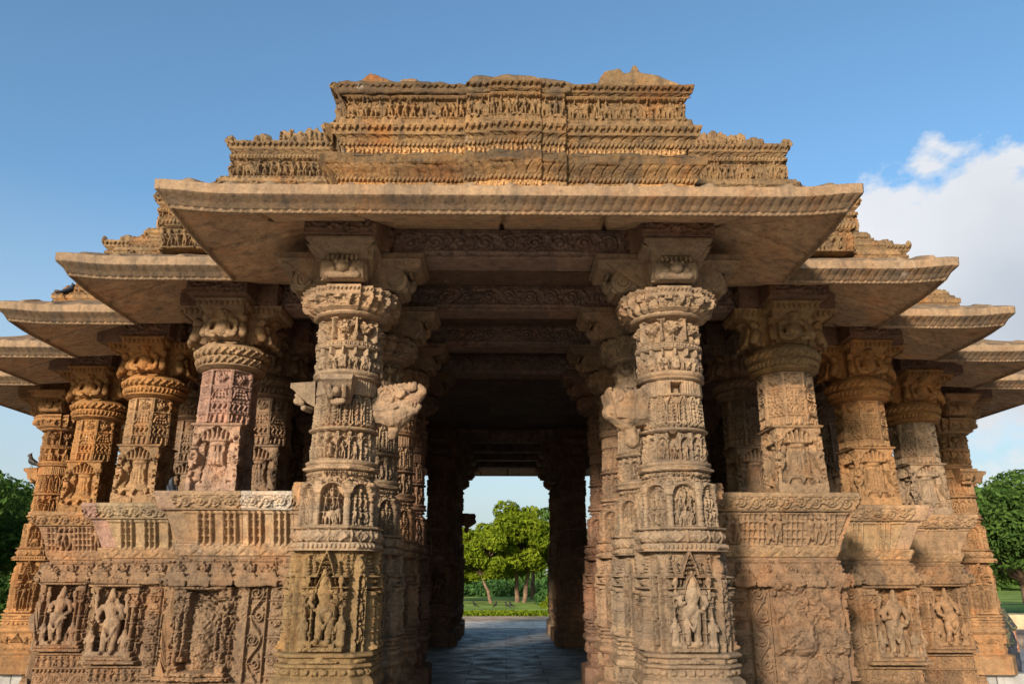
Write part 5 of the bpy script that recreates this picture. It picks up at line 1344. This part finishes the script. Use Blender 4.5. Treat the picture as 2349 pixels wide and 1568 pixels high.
bush((3.5, 47, G), 2.6, 2., 1.75, M_LB, 'round dark bush beside the right doorway column', gB, 3000, .12)
bush((-15.9, 17.6, G), 5.5, 3.5, 1.9, M_LD, 'dense dark bush under the trees at the left edge', 'shrubs beside the hall', 4200, .11)
bush((3.3, 42.5, G), 2.0, 1.4, .75, M_LF, 'low bright green shrub in front of the round dark bush', gB, 1600, .09)
def strip(name, x0, x1, y0, y1, H, mat, n, size, label, cat):
    P = np.stack([rng.uniform(x0, x1, n), rng.uniform(y0, y1, n), H * rng.uniform(.05, 1, n) * (1 + .3 * np.sin(rng.uniform(0, 6, n)))], 1)
    d = rng.normal(0, .4, (n, 3)); d[:, 1] -= .6; d[:, 2] += .5; V, Q = leaves(P, d, size); V[:, 2] += G
    o = mk(name, V, Q, mat, None, smooth=False); return link_props(o, label, cat)
strip('hedge', -14, 14, 66, 68, 1.15, M_LB, 9000, .16, 'long clipped dark green hedge at the back of the lawn', 'hedge')
o = strip('border_plants', -9, 9, 33.2, 35.6, .13, M_LF, 11000, .09, 'strip of bright leafy ground cover along the lawn edge', 'plants'); o['kind'] = 'stuff'
tw_ = bpy.data.objects.new('distant_wood', None); bpy.data.objects.remove(tw_)
Pw, Dw = [], []
for k in range(170):
    x = U(-150, 150); y = U(92, 125); hh = U(4, 8.5); n = 170
    d = rng.normal(0, 1, (n, 3)); d /= np.linalg.norm(d, axis=1)[:, None]; d[:, 1] = -abs(d[:, 1]); Pw.append(np.array([x, y, hh * .5 + G]) + d * np.array([4.5, 3, hh * .5]) * rng.uniform(.7, 1, n)[:, None]); Dw.append(d)
V, Q = leaves(np.concatenate(Pw), np.concatenate(Dw), .75)
o = mk('distant_wood', V, Q, M_LD, None, smooth=False); link_props(o, 'far belt of dark trees closing the garden', 'wood', None, 'stuff')

# ------------------------------------------------------------------ masonry beyond the right corner
def masonry(name, x0, x1, y0, y1, h, mat, label, cat):
    c = Cv(x1 - x0 + .4, h + .3, .03, False, x0 - .2, 0)
    c.rough(.07, .3)
    o = run(name, x0, x1, 0, 0, y0, [([(-(y1 - y0), G), (0, G)], None), ([(0, G + .004), (0, G + h)], c), ([(-.01, G + h + .005), (-(y1 - y0), G + h)], c), ([(-(y1 - y0), G + h - .01), (-(y1 - y0), G + .01)], None)], .05, mat, None, ripple=.02)
    return link_props(o, label, cat)
M_RUB = plain('dark_masonry', (.13, .10, .085), .95, .45, 6, .1, .04, 12); M_BLK = plain('pale_block_stone', (.46, .34, .2), .9, .2, 4, .1, .02, 20)
masonry('low_wall', 10.9, 26, 16.2, 18.6, .34, M_RUB, 'low dark rubble wall across the paving at the right edge', 'wall')
masonry('stone_block', 16.6, 18.0, 19.9, 20.9, .72, M_BLK, 'squared pale stone block standing before the big tree at the right', 'stone block')

# ------------------------------------------------------------------ birds
M_BIRD = plain('dark_feathers', (.014, .011, .011), .6, .4, 30, .3); M_CHEST = plain('brown_feathers', (.035, .019, .014), .7, .3, 30, .3); M_DOVE = plain('grey_feathers', (.02, .023, .03), .6, .4, 25, .4)
def bird(loc, rz, s, mats, label, group=None, beak=True):
    root = bpy.data.objects.new('bird', None); LINK(root); root.location = loc; root.rotation_euler = (0, 0, rz); link_props(root, label, 'bird', group)
    f = lambda p: tuple(v * s for v in p)
    cs = [((.02, 0, .11), (-.05, 0, .075), .05, .036), ((.035, 0, .14), (.055, 0, .19), .035, .027), ((.058, 0, .20), (.062, 0, .202), .03, .028), ((.082, 0, .20), (.118, 0, .192), .012, .004), ((.05, 0, .225), (.03, 0, .245), .012, .004), ((-.05, 0, .075), (-.12, 0, .04), .03, .018), ((-.12, 0, .04), (-.19, 0, .005), .016, .014)]
    V, Q = capsules([(f(a), f(b), r * s, q * s) for a, b, r, q in cs], 10); fuse('body', V, Q, .0075 * s, mats[0], root)
    for sg in (-1, 1):
        V, Q = capsules([(f((.025, sg * .04, .125)), f((-.04, sg * .042, .085)), .03 * s, .026 * s, .35), (f((-.04, sg * .042, .085)), f((-.15, sg * .018, .022)), .026 * s, .008 * s, .35)], 8); mk('wing', V, Q, mats[1], root)
        V, Q = capsules([(f((.0, sg * .02, .07)), f((.008, sg * .022, .0)), .006 * s, .004 * s)] + [(f((.008, sg * .022, .002)), f((.035, sg * .022 + k * .012, .002)), .003 * s, .003 * s) for k in (-1, 0, 1)], 6); mk('leg', V, Q, mats[1], root)
    return root
bird((-8.50, 6.50, 3.357), math.pi, 1.15, (M_CHEST, M_BIRD), 'dark crested brown-chested bird perched on the bracket stub of the far left column')
bird((-4.12, 2.15, 2.44), 2.2, 1.1, (M_DOVE, M_DOVE), 'dark pigeon sitting on the parapet between two left columns')
bird((-7.0, 4.15, 5.76), 1.2, 1.1, (M_DOVE, M_DOVE), 'blue-grey pigeon on the left roof ledge')
for k, (x, y) in enumerate(((-1.9, 43.5), (-.6, 43), (.1, 42.5), (.35, 43.4))):
    bird((x, y, G + .02), U(0, 6), 1.5, (M_BIRD, M_BIRD), 'small dark bird feeding on the lawn seen through the doorway', 'birds on the lawn')

# ------------------------------------------------------------------ person leaning behind the right-hand corner column
def camo():
    m = bpy.data.materials.new('camouflage_cloth'); m.use_nodes = True; t = m.node_tree; p = t.nodes['Principled BSDF']; g = N(t, 'ShaderNodeNewGeometry')
    n = N(t, 'ShaderNodeTexNoise'); n.inputs['Scale'].default_value = 9; n.inputs['Detail'].default_value = 2; L(t, g.outputs['Position'], n.inputs['Vector'])
    cr = N(t, 'ShaderNodeValToRGB'); cr.color_ramp.interpolation = 'CONSTANT'; L(t, n.outputs['Fac'], cr.inputs[0])
    for i, (ps, c) in enumerate(((0, (.018, .02, .016)), (.44, (.04, .05, .025)), (.52, (.085, .07, .035)), (.60, (.02, .022, .025)))):
        e = cr.color_ramp.elements[i] if i < 2 else cr.color_ramp.elements.new(ps); e.position = ps; e.color = (*c, 1)
    L(t, cr.outputs[0], p.inputs['Base Color']); p.inputs['Roughness'].default_value = .9; return m
M_CAMO = camo(); M_SKIN = plain('brown_skin', (.20, .085, .045), .55, .15, 12, .4); M_TRS = plain('dark_trousers', (.02, .022, .03), .9, .3, 12); M_HAIR = plain('black_hair', (.012, .01, .01), .5, .3, 40); M_SHOE = plain('dark_shoes', (.03, .02, .015), .5, .3, 20)
pr = bpy.data.objects.new('person', None); LINK(pr); pr.location = (9.13, 7.55, G); link_props(pr, 'person in a camouflage shirt leaning beside the right-hand corner column, one arm hanging', 'person')
lx = -.30
sk = [((-.02, 0, .93), (-.08, 0, 1.1), .13, .13), ((-.08, 0, 1.1), (-.2, 0, 1.36), .13, .15), ((-.22, 0, 1.44), (-.28, -.01, 1.54), .06, .055), ((-.30, -.02, 1.62), (-.31, -.02, 1.68), .085, .098), ((-.30, -.10, 1.60), (-.31, -.105, 1.62), .03, .02), ((-.30, -.11, 1.645), (-.305, -.125, 1.625), .014, .016)]
for sg in (-1, 1):
    sk += [((sg * .1 - .02, 0, .9), (sg * .11, -.02, .5), .085, .06), ((sg * .11, -.02, .5), (sg * .12, .02, .09), .055, .04), ((sg * .12, .02, .06), (sg * .13, -.12, .04), .04, .03), ((-.31 + sg * .09, .0, 1.64), (-.31 + sg * .095, .0, 1.66), .02, .02)]
def arm(sh, el, wr, dr_):
    sh, el, wr, dr_ = (np.array(v, float) for v in (sh, el, wr, dr_)); dr_ /= np.linalg.norm(dr_); side = np.cross(dr_, [0, 1, 0]); side /= np.linalg.norm(side)
    a = [(sh, el, .05, .042), (el, wr, .042, .027), (wr, wr + dr_ * .085, .027, .032), (wr + dr_ * .02 - side * .02, wr + dr_ * .07 - side * .06, .013, .009)]
    for k in range(4):
        b = wr + dr_ * .085 + side * (k - 1.5) * .019; l = (.06, .075, .07, .055)[k]; kn = b + dr_ * l * .55; a += [(b, kn, .0095, .0085), (kn, kn + (dr_ + np.array([0, -.5, 0])) * l * .45, .0085, .007)]
    return a
sk += arm((.0, .0, 1.37), (.16, -.02, 1.09), (.15, -.06, .84), (-.02, -.15, -1)) + arm((-.36, 0, 1.40), (-.50, -.16, 1.2), (-.46, -.30, 1.08), (.2, -.5, -.2))
V, Q = capsules(sk, 10); fuse('body', V, Q, .009, M_SKIN, pr)
sh_ = [((-.02, 0, .90), (-.08, 0, 1.1), .165, .16), ((-.08, 0, 1.1), (-.19, 0, 1.34), .16, .175), ((-.34, 0, 1.38), (-.02, 0, 1.36), .10, .10), ((.0, 0, 1.36), (.15, -.02, 1.10), .085, .075), ((-.36, 0, 1.39), (-.49, -.15, 1.22), .08, .07)]
V, Q = capsules(sh_, 12); fuse('shirt', V, Q, .014, M_CAMO, pr, noise=.004, cell=.06)
ts = [((0, 0, .88), (0, 0, .95), .15, .155)] + [x for sg in (-1, 1) for x in (((sg * .09, 0, .86), (sg * .11, -.02, .5), .105, .085), ((sg * .11, -.02, .5), (sg * .12, .02, .12), .085, .07))]
V, Q = capsules(ts, 12); fuse('trousers', V, Q, .016, M_TRS, pr, noise=.003, cell=.07)
V, Q = capsules([((-.31, .01, 1.70), (-.31, .02, 1.72), .098, .09), ((-.31, .05, 1.62), (-.31, .06, 1.68), .07, .08)], 12); fuse('hair', V, Q, .012, M_HAIR, pr)
for sg in (-1, 1):
    V, Q = capsules([((sg * .12, .04, .045), (sg * .13, -.14, .035), .05, .042)], 10); V[:, 2] = np.maximum(V[:, 2], 0); mk('shoe', V, Q, M_SHOE, pr)
print('verts', sum(len(m.vertices) for m in bpy.data.meshes))
